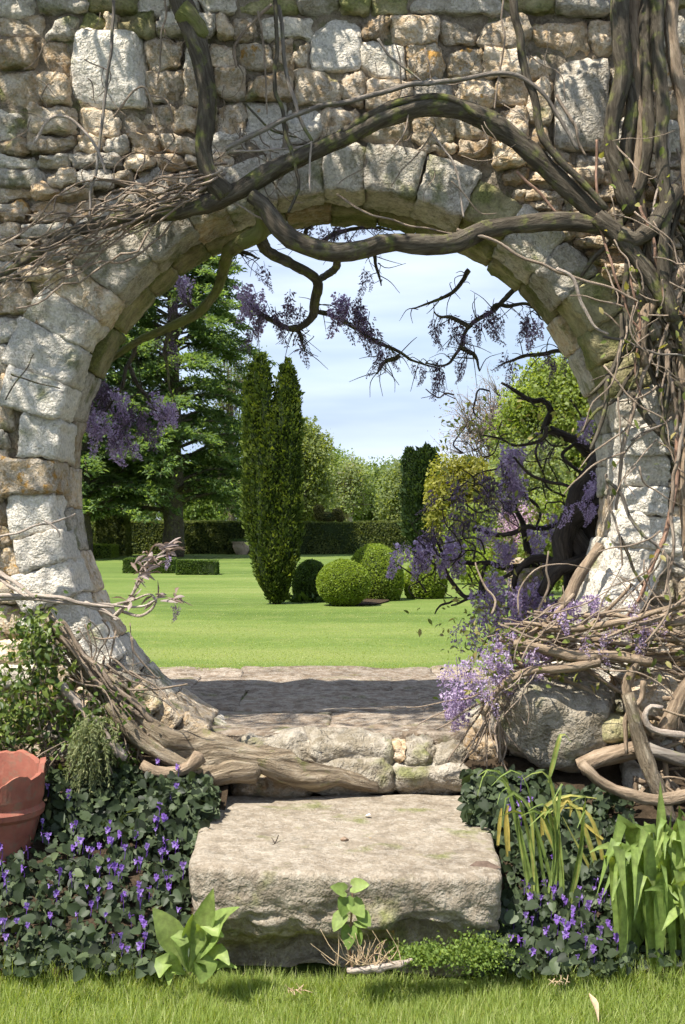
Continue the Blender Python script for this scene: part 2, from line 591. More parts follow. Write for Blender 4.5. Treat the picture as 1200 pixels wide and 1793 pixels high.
M['bark_moss'] = bark_mat('bark_moss', (0.08, 0.07, 0.03), (0.19, 0.17, 0.08), (0.30, 0.27, 0.14), 0.9)
M['bark_tan'] = bark_mat('bark_tan', (0.15, 0.105, 0.07), (0.29, 0.215, 0.145), (0.42, 0.33, 0.24), 0.0)
M['bark_pale'] = bark_mat('bark_pale', (0.24, 0.19, 0.15), (0.40, 0.33, 0.27), (0.52, 0.45, 0.38), 0.0)
M['bark_root'] = bark_mat('bark_root', (0.13, 0.095, 0.06), (0.28, 0.22, 0.15), (0.42, 0.36, 0.27), 0.12, (1, 1, 2.0), 0.8, 0.9)
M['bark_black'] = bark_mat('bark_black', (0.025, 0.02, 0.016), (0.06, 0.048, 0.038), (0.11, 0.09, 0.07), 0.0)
M['bark_grey'] = bark_mat('bark_grey', (0.10, 0.085, 0.07), (0.20, 0.17, 0.14), (0.32, 0.29, 0.25), 0.1, (1, 1, 0.3), 0.5)
M['twig'] = bark_mat('twig', (0.17, 0.125, 0.09), (0.30, 0.23, 0.17), (0.42, 0.345, 0.27))
M['twig_red'] = bark_mat('twig_red', (0.20, 0.115, 0.075), (0.33, 0.20, 0.14), (0.43, 0.29, 0.21))

M['leaf_violet'] = leaf_mat('leaf_violet', (0.024, 0.031, 0.018), (0.048, 0.070, 0.032), (0.11, 0.14, 0.065), 0.2, 0.5, 0.22)
M['leaf_shrub'] = leaf_mat('leaf_shrub', (0.04, 0.07, 0.016), (0.085, 0.13, 0.025), (0.20, 0.24, 0.05), 0.3, 0.45, 0.3)
M['leaf_bright'] = leaf_mat('leaf_bright', (0.13, 0.20, 0.045), (0.21, 0.29, 0.075), (0.31, 0.38, 0.12), 0.35, 0.5, 0.25, patch=38)
M['leaf_strap'] = leaf_mat('leaf_strap', (0.12, 0.18, 0.04), (0.22, 0.29, 0.08), (0.48, 0.38, 0.10), 0.35, 0.5, 0.25, patch=30)
M['leaf_dry'] = leaf_mat('leaf_dry', (0.16, 0.11, 0.08), (0.30, 0.23, 0.19), (0.36, 0.29, 0.27), 0.25, 0.6, 0.2, (1.1, 0.95, 0.8))
M['leaf_vine'] = leaf_mat('leaf_vine', (0.10, 0.13, 0.03), (0.20, 0.24, 0.06), (0.34, 0.28, 0.12), 0.4, 0.5)
M['grass'] = leaf_mat('grass', (0.20, 0.28, 0.06), (0.33, 0.40, 0.12), (0.52, 0.52, 0.28), 0.5, 0.5, 0.2)
M['yew'] = leaf_mat('yew', (0.034, 0.056, 0.014), (0.08, 0.115, 0.026), (0.165, 0.20, 0.046), 0.35, 0.55, 0.2)
M['yew_dark'] = leaf_mat('yew_dark', (0.02, 0.038, 0.016), (0.045, 0.075, 0.028), (0.085, 0.125, 0.045), 0.3, 0.55, 0.2)
M['cedar'] = leaf_mat('cedar', (0.065, 0.115, 0.05), (0.135, 0.205, 0.08), (0.235, 0.315, 0.115), 0.5, 0.55, 0.2, patch=0.9)
M['hedge'] = leaf_mat('hedge', (0.085, 0.105, 0.037), (0.13, 0.155, 0.052), (0.175, 0.20, 0.068), 0.4, 0.6, 0.15, patch=0.7)
M['box'] = leaf_mat('box', (0.13, 0.185, 0.028), (0.22, 0.30, 0.045), (0.32, 0.39, 0.075), 0.45, 0.45, 0.25)
M['box_dark'] = leaf_mat('box_dark', (0.04, 0.075, 0.015), (0.08, 0.13, 0.025), (0.14, 0.20, 0.04), 0.3, 0.45, 0.25)
M['topiary'] = leaf_mat('topiary', (0.11, 0.105, 0.035), (0.17, 0.155, 0.055), (0.23, 0.205, 0.08), 0.35, 0.6)
M['tree_mid'] = leaf_mat('tree_mid', (0.13, 0.19, 0.055), (0.19, 0.265, 0.08), (0.26, 0.33, 0.12), 0.5, 0.55, patch=0.25)
M['tree_pale'] = leaf_mat('tree_pale', (0.17, 0.215, 0.095), (0.24, 0.29, 0.13), (0.32, 0.36, 0.18), 0.5, 0.55, patch=0.25)
M['tree_olive'] = leaf_mat('tree_olive', (0.15, 0.185, 0.065), (0.21, 0.25, 0.09), (0.29, 0.32, 0.13), 0.5, 0.55, patch=0.3)
M['maple'] = leaf_mat('maple', (0.15, 0.20, 0.045), (0.23, 0.29, 0.075), (0.31, 0.37, 0.12), 0.5, 0.5, patch=0.5)
M['gold'] = leaf_mat('gold', (0.15, 0.16, 0.03), (0.27, 0.27, 0.05), (0.42, 0.39, 0.12), 0.35, 0.5, patch=0.6)
M['bud'] = leaf_mat('bud', (0.22, 0.15, 0.12), (0.34, 0.25, 0.20), (0.42, 0.34, 0.26), 0.3, 0.6, 0.2, (1.1, 1, 0.9))
M['pink'] = leaf_mat('pink', (0.34, 0.20, 0.27), (0.48, 0.33, 0.40), (0.60, 0.48, 0.52), 0.35, 0.6, 0.2, (1.1, 1, 1))
M['fern'] = leaf_mat('fern', (0.10, 0.12, 0.05), (0.17, 0.20, 0.08), (0.27, 0.27, 0.13), 0.25, 0.6)
M['moss'] = leaf_mat('moss', (0.09, 0.14, 0.03), (0.17, 0.25, 0.055), (0.26, 0.33, 0.08), 0.4, 0.6)
M['petal'] = leaf_mat('petal', (0.16, 0.065, 0.36), (0.28, 0.15, 0.52), (0.54, 0.42, 0.74), 0.35, 0.5, 0.2, (1.1, 0.9, 1.2))
M['wist'] = leaf_mat('wist', (0.30, 0.22, 0.34), (0.53, 0.43, 0.57), (0.74, 0.67, 0.77), 0.4, 0.55, 0.2, (1.05, 0.9, 1.15))
M['wist_bud'] = leaf_mat('wist_bud', (0.10, 0.07, 0.09), (0.20, 0.145, 0.21), (0.38, 0.30, 0.43), 0.3, 0.6, 0.2, (1.05, 0.9, 1.1))

def ground_mat(name, stops, scale, fine, bump=0.5, stripe=0.0):
    t = NT(name)
    v = t.n('ShaderNodeNewGeometry').outputs['Position']
    a = t.noise(v, scale, 6, 0.65)
    b = t.noise(v, fine, 4, 0.7)
    col = t.ramp(a, stops)
    col = t.mix(0.7, col, t.ramp(b, [(0.3, 0.6), (0.7, 1.4)]), 'MULTIPLY')
    return t.surf(col, 0.95, t.bump(b, bump, 0.02), 0.1)
M['soil'] = ground_mat('soil', [(0.3, (0.03, 0.022, 0.014)), (0.7, (0.085, 0.06, 0.038))], 9, 70, 0.9)
M['turf'] = ground_mat('turf', [(0.3, (0.045, 0.07, 0.014)), (0.7, (0.09, 0.12, 0.025))], 12, 160, 0.7)

def lawn_mat():
    t = NT('lawn')
    v = t.n('ShaderNodeNewGeometry').outputs['Position']
    st = t.n('ShaderNodeMapping', Vector=v, Scale=(0.35, 1.0, 1.0)).outputs[0]
    a = t.noise(st, 0.55, 5, 0.6)
    col = t.ramp(a, [(0.36, (0.082, 0.126, 0.026)), (0.52, (0.12, 0.17, 0.037)), (0.66, (0.17, 0.206, 0.057))])
    b = t.noise(v, 38, 4, 0.75)
    col = t.mix(0.55, col, t.ramp(b, [(0.3, 0.62), (0.7, 1.35)]), 'MULTIPLY')
    c = t.noise(v, 3.1, 4, 0.65)
    col = t.mix(t.ramp(c, [(0.52, 0.0), (0.72, 0.55)]), col, (0.20, 0.215, 0.07))
    return t.surf(col, 0.9, t.bump(b, 0.5, 0.03), 0.1)
M['lawn'] = lawn_mat()

def terracotta_mat():
    t = NT('terracotta')
    v = t.coords(False)
    a = t.noise(v, 9, 5, 0.6)
    col = t.ramp(a, [(0.3, (0.22, 0.072, 0.05)), (0.6, (0.33, 0.12, 0.08)), (0.8, (0.42, 0.24, 0.18))])
    st = t.noise(v, 34, 5, 0.7)
    col = t.mix(t.ramp(st, [(0.5, 0.0), (0.7, 0.7)]), col, (0.20, 0.15, 0.10))
    return t.surf(col, 0.75, t.bump(t.noise(v, 120, 3), 0.25, 0.004), 0.25)
M['terracotta'] = terracotta_mat()

def plain_mat(name, c0, c1, scale=40, rough=0.8):
    t = NT(name)
    v = t.coords()
    a = t.noise(v, scale, 4, 0.6)
    return t.surf(t.ramp(a, [(0.3, c0), (0.7, c1)]), rough, t.bump(a, 0.4, 0.004), 0.2)
M['urn'] = plain_mat('urn', (0.42, 0.30, 0.22), (0.58, 0.46, 0.36), 6)
M['shell'] = plain_mat('shell', (0.16, 0.10, 0.06), (0.36, 0.27, 0.20), 120)
M['white_petal'] = plain_mat('white_petal', (0.62, 0.60, 0.72), (0.75, 0.74, 0.84), 60)
M['straw'] = plain_mat('straw', (0.36, 0.25, 0.14), (0.52, 0.40, 0.26), 50)
M['dead_leaf'] = plain_mat('dead_leaf', (0.08, 0.055, 0.04), (0.17, 0.12, 0.09), 60)
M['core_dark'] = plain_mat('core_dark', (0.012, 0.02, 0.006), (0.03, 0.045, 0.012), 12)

# ------------------------------------------------------------------ the ground
YF, YB = 5.30, 5.87                 # front and back of the wall
LAWN_Z = 0.60                       # the garden beyond lies higher than the grass in front

def sheet(name, x0, x1, y0, y1, nx, ny, zf, mat, kind='structure', smooth=True, xs=None, ys=None, **kw):
    xs = np.linspace(x0, x1, nx) if xs is None else xs
    ys = np.linspace(y0, y1, ny) if ys is None else ys
    X, Y = np.meshgrid(xs, ys)
    V = np.column_stack([X.ravel(), Y.ravel(), zf(X.ravel(), Y.ravel())])
    i = np.arange(len(xs) * len(ys)).reshape(len(ys), len(xs))
    Q = np.stack([i[:-1, :-1], i[:-1, 1:], i[1:, 1:], i[1:, :-1]], -1).reshape(-1, 4)
    return MB().add(V, Q).build(name, mat, kind=kind, smooth=smooth, **kw)

def zf_front(x, y):
    return 0.012 * fbm(np.column_stack([x * 2.2, y * 2.2, x * 0]), 3, 3)
sheet('front_lawn', -9, 9, -5, 5.6, 120, 90, zf_front, M['turf'])

def zf_bank(x, y):
    t = np.clip((y - 4.05) / 1.15, 0, 1)
    z = 0.52 * t ** 0.8 + 0.025 * fbm(np.column_stack([x * 5, y * 5, x * 0]), 8, 3)
    edge = np.clip((y - 4.0) / 0.08, 0, 1)
    return z * edge + (edge - 1) * 0.05
sheet('flower_bed', -4.5, -0.46, 3.98, 5.42, 90, 40, zf_bank, M['soil'])
sheet('flower_bed', 0.49, 4.5, 3.98, 5.42, 90, 40, zf_bank, M['soil'])

def zf_lawn(x, y):
    far = np.clip((y - 60) / 200, 0, 1)
    return LAWN_Z - 0.012 + 0.010 * fbm(np.column_stack([x * 0.8, y * 0.8, x * 0]), 4, 3) * (1 - far) - far * 0.4
gx = np.concatenate([[-2500, -400, -120, -40], np.linspace(-14, 14, 80), [40, 120, 400, 2500]])
gy = np.concatenate([np.linspace(5.8, 20, 90), np.linspace(21, 60, 30), [90, 150, 300, 900, 3500]])
sheet('lawn', 0, 1, 0, 1, 0, 0, zf_lawn, M['lawn'], xs=gx, ys=gy)

# the flagged path that leads through the gate
path = MB()
path.add([[-1.6, 5.28, LAWN_Z - 0.12], [1.6, 5.28, LAWN_Z - 0.12], [1.6, 7.75, LAWN_Z + 0.0], [-1.6, 7.75, LAWN_Z + 0.0],
          [-1.6, 5.28, LAWN_Z - 0.3], [1.6, 5.28, LAWN_Z - 0.3]], [[0, 1, 2, 3], [4, 5, 1, 0]])
path = path.build('garden_path', M['soil'], kind='structure', smooth=False)
rows = [(5.36, 6.02, [-0.8, -0.05, 0.75]), (6.025, 6.80, [-1.45, -0.52, 0.42, 1.45]), (6.805, 7.40, [-1.6, -0.85, 0.28, 0.98, 1.6]), (7.405, 7.87, [-1.6, -0.62, 0.55, 1.55])]
sd = 0
for y0, y1, xs in rows:
    for x0, x1 in zip(xs[:-1], xs[1:]):
        sd += 1
        dz = R.uniform(-0.006, 0.006)
        e = R.uniform(-0.03, 0.03, 2) if y1 > 7.5 else (0, 0)
        def fm(U, x0=x0, x1=x1, y0=y0, y1=y1, dz=dz, e=e):
            return np.column_stack([(x0 + x1) / 2 + U[:, 0] * ((x1 - x0) / 2 + 0.004), (y0 + y1) / 2 + U[:, 1] * ((y1 - y0) / 2 + 0.004) + (U[:, 1] > 0) * e[0],
                                    LAWN_Z - 0.035 + dz + 0.05 * U[:, 2]])
        rock(MB(), fm, 16, 30, 0.012, 5, 300 + sd, 0.045, 0.8).build('flagstone', M['flagstone'], path)

# ------------------------------------------------------------------ the wall with the round gate
GC = at(595, 835, YF)
GR = pxm(500, YF)
wall = empty('stone_wall', (0, YF, 0), 'old rubble stone wall with a round moon gate opening', 'wall')
CXp, CYp = 595.0, 835.0
k = YF / FPX

# core: mortar bed round the opening
nA = 144
an = np.linspace(0, 2 * pi, nA, endpoint=False)
x0, x1, z0, z1 = -4.6, 4.6, -0.1, 3.84
core = MB()
rad_steps = [0, 0.12, 0.3, 0.55, 1.0]
def ray_to_rect(a):
    dx, dz = cos(a), sin(a)
    tx = ((x1 if dx > 0 else x0) - GC[0]) / dx if abs(dx) > 1e-6 else 1e9
    tz = ((z1 if dz > 0 else z0) - GC[2]) / dz if abs(dz) > 1e-6 else 1e9
    return min(tx, tz)
corner = [math.atan2(z - GC[2], x - GC[0]) % (2 * pi) for x, z in ((x0, z0), (x1, z0), (x0, z1), (x1, z1))]
for c in corner:
    an[np.argmin(np.abs(an - c))] = c
rmax = np.array([ray_to_rect(a) for a in an])
def ring(Yv, jitter):
    P_ = []
    for s in rad_steps:
        r = (GR + 0.05) * (1 - s) + rmax * s
        yy = Yv + (0.018 * fbm(np.column_stack([an * 20, np.full(nA, s * 9), an * 0]), 5) if jitter else 0)
        P_.append(np.column_stack([GC[0] + r * np.cos(an), np.broadcast_to(yy, (nA,)), GC[2] + r * np.sin(an)]))
    return np.vstack(P_)
Vf, Vb = ring(YF + 0.036, True), ring(YB - 0.03, False)
ns = len(rad_steps)
ix = np.arange(ns * nA).reshape(ns, nA)
A, B = ix[:-1], ix[1:]
Qf = np.stack([A, np.roll(A, -1, 1), np.roll(B, -1, 1), B], -1).reshape(-1, 4)
i0, i1 = ix[0], ix[-1]
off = ns * nA
Qi = np.stack([i0, i0 + off, np.roll(i0, -1) + off, np.roll(i0, -1)], -1)
Qo = np.stack([i1, np.roll(i1, -1), np.roll(i1, -1) + off, i1 + off], -1)
core.add(np.vstack([Vf, Vb]), np.vstack([Qf, Qf[:, ::-1] + off, Qi, Qo]))
core.build('mortar_core', M['mortar'], wall, smooth=False)

# ring of long stones round the opening: a front and a back set, joints out of step
seed = 0
def voussoir(t0, t1, r0, r1, y0, y1, mat, amp=0.008, name='arch_stone', n=10, warp=0.05):
    global seed
    seed += 1
    def fm(U):
        th = (t0 + t1) / 2 + U[:, 0] * (t1 - t0) / 2
        rr = (r0 + r1) / 2 + U[:, 1] * (r1 - r0) / 2
        return np.column_stack([GC[0] + rr * np.cos(th), (y0 + y1) / 2 + U[:, 2] * (y1 - y0) / 2, GC[2] + rr * np.sin(th)])
    rock(MB(), fm, n, 36, amp, 15, seed, warp, 0.8, 0).build(name, mat, wall)

def pick(th, depth):
    d = math.degrees(th) % 360
    u = R.random()
    if depth:
        if 35 < d < 150:
            return M['stone_olive'] if u < 0.75 else M['stone_brown']
        return M['stone_grey'] if u < 0.6 else M['stone_tan']
    if 148 < d < 214:
        return M['stone_pale'] if u < 0.84 else M['stone_orange']
    if 95 < d < 148:
        return M['stone_grey'] if u < 0.75 else M['stone_tan']
    if 214 < d < 300:
        return M['stone_tan'] if u < 0.6 else (M['stone_orange'] if u < 0.72 else M['stone_grey'])
    if d > 300 or d < 12:
        return M['stone_pale'] if u < 0.72 else M['stone_grey']
    return M['stone_grey'] if u < 0.6 else M['stone_olive']

th = radians(-62)
while th < radians(242):
    d = math.degrees(th) % 360
    px_len = R.uniform(52, 72) if (140 < d < 222) else R.uniform(66, 96) if (30 < d < 140) else R.uniform(44, 62)
    if 214 < d < 300:
        px_len = R.uniform(34, 58)
    dt = px_len / 500
    ro = R.uniform(560, 618)
    if 118 < d < 158:
        ro = R.uniform(596, 648)
    if 35 < d < 112:
        ro = R.uniform(572, 588)
    split = YF + R.uniform(0.2, 0.32)
    gap = 0.0012
    front = YF - 0.012 + R.uniform(-0.024, 0.012)
    voussoir(th + gap, th + dt - gap, GR + R.uniform(-0.012, 0.014), ro * k, front, split - 0.004, pick(th, 0), 0.012, warp=0.06)
    th += dt
th = radians(-64)
while th < radians(244):
    dt = R.uniform(56, 100) / 500
    voussoir(th + 0.0018, th + dt - 0.0018, GR + R.uniform(-0.006, 0.010), 590 * k, YF + R.uniform(0.27, 0.34), YB, pick(th, 1), 0.008)
    th += dt

# coursed wall stones; boxes read in photo pixels at the wall's face: x0, x1, y0, y1
stones = []
def row(y0, y1, xs):
    for a, b in zip(xs[:-1], xs[1:]):
        stones.append([a, b, y0, y1])
row(-34, 22, [-12, 66, 152, 237, 300, 350, 414, 522, 594, 648, 718, 880, 970, 1070, 1140, 1212])
for b in ((-8, 74, 24, 64), (76, 134, 26, 66), (138, 184, 16, 50), (186, 206, 24, 58), (208, 271, 17, 60), (274, 326, 22, 60), (329, 378, 22, 64),
          (380, 404, 25, 62), (405, 457, 28, 70), (459, 545, 26, 68), (547, 632, 28, 122), (638, 681, 27, 70), (683, 768, 26, 76), (771, 832, 36, 76),
          (838, 929, 30, 82), (933, 1028, 33, 88), (1030, 1075, 33, 90), (1078, 1140, 28, 86), (1142, 1212, 30, 88),
          (-6, 62, 68, 120), (66, 124, 70, 128), (127, 254, 56, 186), (260, 319, 63, 120), (322, 364, 66, 120), (366, 412, 66, 114), (414, 476, 74, 120), (478, 513, 64, 120),
          (515, 546, 72, 120), (634, 711, 74, 138), (713, 773, 80, 138), (775, 846, 82, 132), (848, 922, 86, 132), (925, 968, 92, 132), (973, 1068, 96, 262),
          (1072, 1130, 92, 150), (1132, 1210, 92, 150),
          (-8, 68, 124, 184), (70, 124, 132, 184), (257, 322, 123, 178), (325, 372, 124, 184), (374, 430, 118, 172), (433, 512, 124, 174), (515, 600, 126, 182), (602, 640, 126, 184),
          (643, 720, 142, 190), (722, 800, 142, 188), (803, 868, 136, 182), (870, 923, 136, 182), (925, 968, 136, 216),
          (1072, 1140, 154, 208), (1142, 1212, 154, 208), (1072, 1120, 212, 264), (1122, 1210, 212, 264),
          (-8, 53, 188, 240), (55, 128, 188, 232), (131, 212, 190, 234), (215, 304, 182, 230), (306, 348, 188, 232), (350, 378, 188, 232), (380, 427, 178, 236), (430, 496, 180, 262),
          (499, 560, 186, 244), (562, 628, 188, 244), (630, 720, 194, 250), (722, 800, 192, 250), (802, 868, 186, 240), (870, 922, 186, 246), (925, 968, 220, 262),
          (-8, 50, 244, 270), (52, 130, 236, 268), (132, 185, 238, 268), (187, 224, 238, 270), (226, 276, 234, 272), (279, 345, 236, 272), (347, 426, 240, 272), (740, 804, 252, 266), (806, 864, 243, 274), (866, 922, 249, 292), (925, 1000, 264, 298), (884, 925, 295, 318)):
    stones.append(list(b))
def clip_row(y0, y1, x0, x1, wlo, whi, rr=584):
    """random stones along a course, cut where the ring begins"""
    x = x0
    while x < x1:
        w = R.uniform(wlo, whi)
        b = [x, x + w - 1.5, y0 + R.uniform(-2, 2), y1 + R.uniform(-3, 0)]
        ym = (b[2] + b[3]) / 2
        dd = rr * rr - (ym - CYp) ** 2
        if dd > 0:
            h = math.sqrt(dd)
            l_, r_ = CXp - h, CXp + h
            if b[0] > l_ and b[1] < r_:
                x += w
                continue
            if b[0] < l_ < b[1]:
                b[1] = l_
            elif b[0] < r_ < b[1]:
                b[0] = r_
        if b[1] - b[0] > 10:
            stones.append(b)
        x += w
y = 273
while y < 1420:
    h = R.uniform(17, 34) if y < 470 else R.uniform(34, 60)
    wl_, wh = (38, 98) if y < 470 else (50, 100)
    if y > 300:
        clip_row(y, y + h, -8, 1212, wl_, wh)
    else:
        clip_row(y, y + h, -8, 420, wl_, wh)
        clip_row(y, y + h, 925, 1212, 50, 100)
    y += h + 1
rest = MB()
def wall_stone(b, joined=False):
    global seed
    seed += 1
    a0, a1, b0, b1 = b
    Xa, Xb = (a0 - 600) * k, (a1 - 600) * k
    Za, Zb = EYE - (b1 - HORIZON) * k, EYE - (b0 - HORIZON) * k
    big = min(a1 - a0, b1 - b0)
    fr = YF + R.uniform(-0.034, 0.026) - (0.012 if big > 75 else 0)
    bk = YF + 0.15
    tilt = R.uniform(-0.05, 0.05)
    g = 0.0015 if big > 30 else 0.0005
    def fm(U):
        X = (Xa + Xb) / 2 + U[:, 0] * ((Xb - Xa) / 2 - g)
        Z = (Za + Zb) / 2 + U[:, 2] * ((Zb - Za) / 2 - g)
        return np.column_stack([X, (fr + bk) / 2 + U[:, 1] * (bk - fr) / 2 + tilt * (Z - (Za + Zb) / 2), Z + tilt * 0.6 * (X - (Xa + Xb) / 2)])
    u = R.random()
    m = M['stone_tan'] if u < 0.5 else M['stone_brown'] if u < 0.72 else M['stone_grey'] if u < 0.93 else M['stone_orange']
    if big > 75 or (430 <= a0 <= 500 and b0 > 175):
        m = M['stone_pale'] if a0 < 900 else M['stone_grey']
    if b0 < 20:
        m = M['stone_olive'] if u < 0.5 else M['stone_grey']
    amp = 0.007 if big > 75 else R.uniform(0.010, 0.019)
    if joined:
        rock(rest, fm, 4, 6, amp, 15, seed, 0.14)
    else:
        rock(MB(), fm, 10 if big > 75 else 8, R.uniform(9, 18), amp, 19, seed, 0.14, 0.9, 3).build('wall_stone', m, wall)
for b in stones:
    wall_stone(b)
# the wall goes on to both sides of the picture and above it
for side0, side1 in ((-420, -14), (1216, 1620)):
    y = -36
    while y < 1420:
        h = R.uniform(30, 58)
        x = side0
        while x < side1:
            w = R.uniform(55, 110)
            wall_stone([x, min(x + w - 2, side1), y, y + h - 1], True)
            x += w
        y += h
rest.build('outer_stones', M['stone_tan'], wall, kind='stuff')
# flat coping along the top
x = -1.9
while x < 1.9:
    w = R.uniform(0.32, 0.55)
    seed += 1
    def fm(U, x=x, w=w):
        return np.column_stack([x + w / 2 + U[:, 0] * (w / 2 - 0.004), 5.555 + U[:, 1] * 0.33, 3.895 + U[:, 2] * 0.045])
    rock(MB(), fm, 5, 9, 0.008, 12, seed, 0.05).build('coping_stone', M['stone_grey'], wall)
    x += w

# sill stones under the opening, and the ledge below them
def block(b, Y0, Y1, mat, name, parent, n=10, kk=6, amp=0.012, freq=13, warp=0.12, fine=0.5, Yref=None, **kw):
    global seed
    seed += 1
    a0, a1, b0, b1 = b
    Yr = Y0 if Yref is None else Yref
    lo, hi = at(a0, b1, Yr), at(a1, b0, Yr)
    def fm(U):
        return np.column_stack([(lo[0] + hi[0]) / 2 + U[:, 0] * (hi[0] - lo[0]) / 2, (Y0 + Y1) / 2 + U[:, 1] * (Y1 - Y0) / 2,
                                (lo[2] + hi[2]) / 2 + U[:, 2] * (hi[2] - lo[2]) / 2])
    return rock(MB(), fm, n, kk, amp, freq, seed, warp, fine, 4).build(name, mat, parent, **kw)
for b, m in (((425, 555, 1296, 1352), 'stone_boulder'), ((540, 692, 1294, 1350), 'stone_boulder'), ((690, 712, 1302, 1348), 'stone_brown'), ((711, 766, 1299, 1352), 'stone_boulder'),
             ((764, 818, 1312, 1358), 'stone_boulder'), ((814, 880, 1290, 1350), 'stone_brown')):
    block(b, 5.20, 5.46, M[m], 'sill_stone', wall, 12, 6, 0.02, 15, 0.22, 0.8)
for b, m in (((400, 560, 1346, 1402), 'stone_brown'), ((552, 694, 1342, 1398), 'stone_boulder'), ((688, 850, 1342, 1402), 'stone_boulder')):
    block(b, 5.13, 5.42, M[m], 'ledge_stone', wall, 12, 4.5, 0.02, 12, 0.2, 0.8)

# ------------------------------------------------------------------ the worn step
def step_map(U):
    fx = np.where(U[:, 0] < 0, 0.52, 0.53)
    t = (U[:, 1] + 1) / 2                           # 0 front, 1 back
    zt = (U[:, 2] + 1) / 2
    fy = 4.02 + 0.05 * U[:, 0] * U[:, 0] - 0.02 * U[:, 0] + np.clip(0.62 - zt, 0, 1) * 0.26
    y = fy + t * (5.17 - fy)
    xw = U[:, 0] * (fx + 0.045 * t - 0.05 * (1 - zt) * (1 - t))
    top = 0.395 - 0.02 * (1 - t) - 0.012 * U[:, 0] * (1 - t)
    z = -0.06 + zt * (top + 0.06)
    return np.column_stack([0.005 + xw, y, z])
sl = MB()
U, Q = rounded(44, 26)
V = step_map(U)
front = np.clip((4.35 - V[:, 1]) / 0.3, 0, 1) * np.clip((0.33 - V[:, 2]) / 0.1, 0, 1)
fn = np.cross(V[Q[:, 2]] - V[Q[:, 0]], V[Q[:, 3]] - V[Q[:, 1]])
N = np.zeros_like(V)
for i in range(4):
    np.add.at(N, Q[:, i], fn)
N = unit(N)
if np.sum(N * (V - V.mean(0))) < 0:
    N, Q = -N, Q[:, ::-1]
d = 0.006 * fbm(V * 7, 61, 3) + front * (0.030 * fbm(V * 9 + 3, 62, 4, 0.6) - 0.020 * np.abs(fbm(V * 26, 63, 3)))
hol = lambda cx, cz, rx, rz, dep: -dep * np.exp(-(((V[:, 0] - cx) / rx) ** 2 + ((V[:, 2] - cz) / rz) ** 2)) * (V[:, 1] < 4.5)
d = d + hol(0.26, 0.13, 0.11, 0.055, 0.16) + hol(-0.10, 0.02, 0.15, 0.10, 0.14) + hol(0.12, 0.02, 0.10, 0.08, 0.12) + hol(-0.36, 0.0, 0.1, 0.07, 0.08)
sl.add(V + N * d[:, None], Q)
sl.build('stone_step', M['stone_slab'], label='worn sandstone block used as a step below the round gate', category='step')

# boulder and rubble at the right foot of the gate
block((862, 1100, 1160, 1360), 4.97, 5.4, M['stone_boulder'], 'boulder', None, 22, 3.2, 0.03, 6, 0.3, 0.4,
      label='large rounded grey boulder below the vine tangle right of the sill', category='boulder')
for b, lab in (((1038, 1112, 1258, 1300), 'flat olive stone leaning against the right side of the boulder'),
               ((1105, 1200, 1185, 1262), 'rough tan rubble stone right of the boulder under the vine tangle'),
               ((1102, 1150, 1340, 1420), 'upright grey stone half hidden behind the pale bent log')):
    block(b, 4.97, 5.2, M['stone_olive' if 'olive' in lab else 'stone_tan' if 'tan' in lab else 'stone_grey'], 'rubble_stone', None, 10, 4, 0.014, 12, 0.25, 0.5, label=lab, category='stone')

# ------------------------------------------------------------------ wisteria: stems, roots, tangles, blossom
def trace(P, Y, r):
    """photo pixels -> points and radii; Y and r may be single numbers or run along the stroke"""
    n = len(P)
    Y = np.interp(np.linspace(0, 1, n), np.linspace(0, 1, np.size(Y)), np.atleast_1d(Y))
    r = np.interp(np.linspace(0, 1, n), np.linspace(0, 1, np.size(r)), np.atleast_1d(r))
    return np.array([at(p[0], p[1], y_) for p, y_ in zip(P, Y)]), r * Y / FPX

def stem(P, Y, r, name, mat, parent, sides=10, rough=0.16, lobes=0.06, wander=0.0, **kw):
    global seed
    seed += 1
    pts, rad = trace(P, Y, r)
    if name in ('climbing_stem', 'lower_limb', 'arching_limb', 'upright_limb', 'main_root'):
        rad = rad * 0.88
    mb = MB()
    tube(mb, pts, rad, sides, None, rough, lobes, seed, 0.5, wander)
    return mb.build(name, M[mat], parent, **kw)

vine = empty('wisteria_vine', at(1150, 1440, 5.0), 'old wisteria with twisted stems climbing the wall right of the gate and arching over it', 'vine')
YV = 5.14
stem([(-30, 505), (55, 450), (128, 408), (200, 386), (290, 373), (350, 360), (410, 338), (470, 302), (540, 268), (610, 237), (680, 205), (745, 188), (810, 192), (870, 220), (930, 268), (990, 325), (1050, 382), (1100, 425)],
     [5.2, 5.16, 5.12, 5.10, 5.10, 5.12, 5.13, 5.14], [7, 9, 13, 17, 18, 19, 18, 17, 18, 20, 20, 18, 17, 18], 'arching_limb', 'bark_dark', vine, 14)
up = stem([(305, -60), (318, 0), (335, 50), (354, 110), (363, 170), (360, 230), (358, 270), (368, 310), (395, 342)],
          [5.02, 5.06, 5.1], [21, 23, 21, 19, 18, 17, 19, 23], 'upright_limb', 'bark_dark', vine, 14)
stem([(318, 22), (345, 42), (356, 62)], 5.02, [20, 16, 12], 'cut_stub', 'bark_moss', up, 12, 0.4)
stem([(440, 342), (465, 362), (485, 395), (520, 424), (570, 440), (620, 440), (680, 425), (740, 428), (800, 425), (850, 402), (920, 391), (1000, 388), (1085, 402)],
     [5.10, 5.08, 5.06, 5.08, 5.12, 5.14], [15, 17, 19, 20, 19, 18, 19, 20, 17, 17, 18, 20], 'lower_limb', 'bark_dark', vine, 14)
b5 = stem([(455, 365), (462, 400), (432, 420), (402, 440), (392, 470), (380, 508), (345, 549), (300, 571), (240, 598), (190, 634), (165, 670)],
          [5.14, 5.3, 5.7, 5.9, 6.0, 6.05], [13, 15, 14, 12, 10, 9, 8.5, 8, 7, 5, 3], 'branch', 'bark_moss', vine, 10)
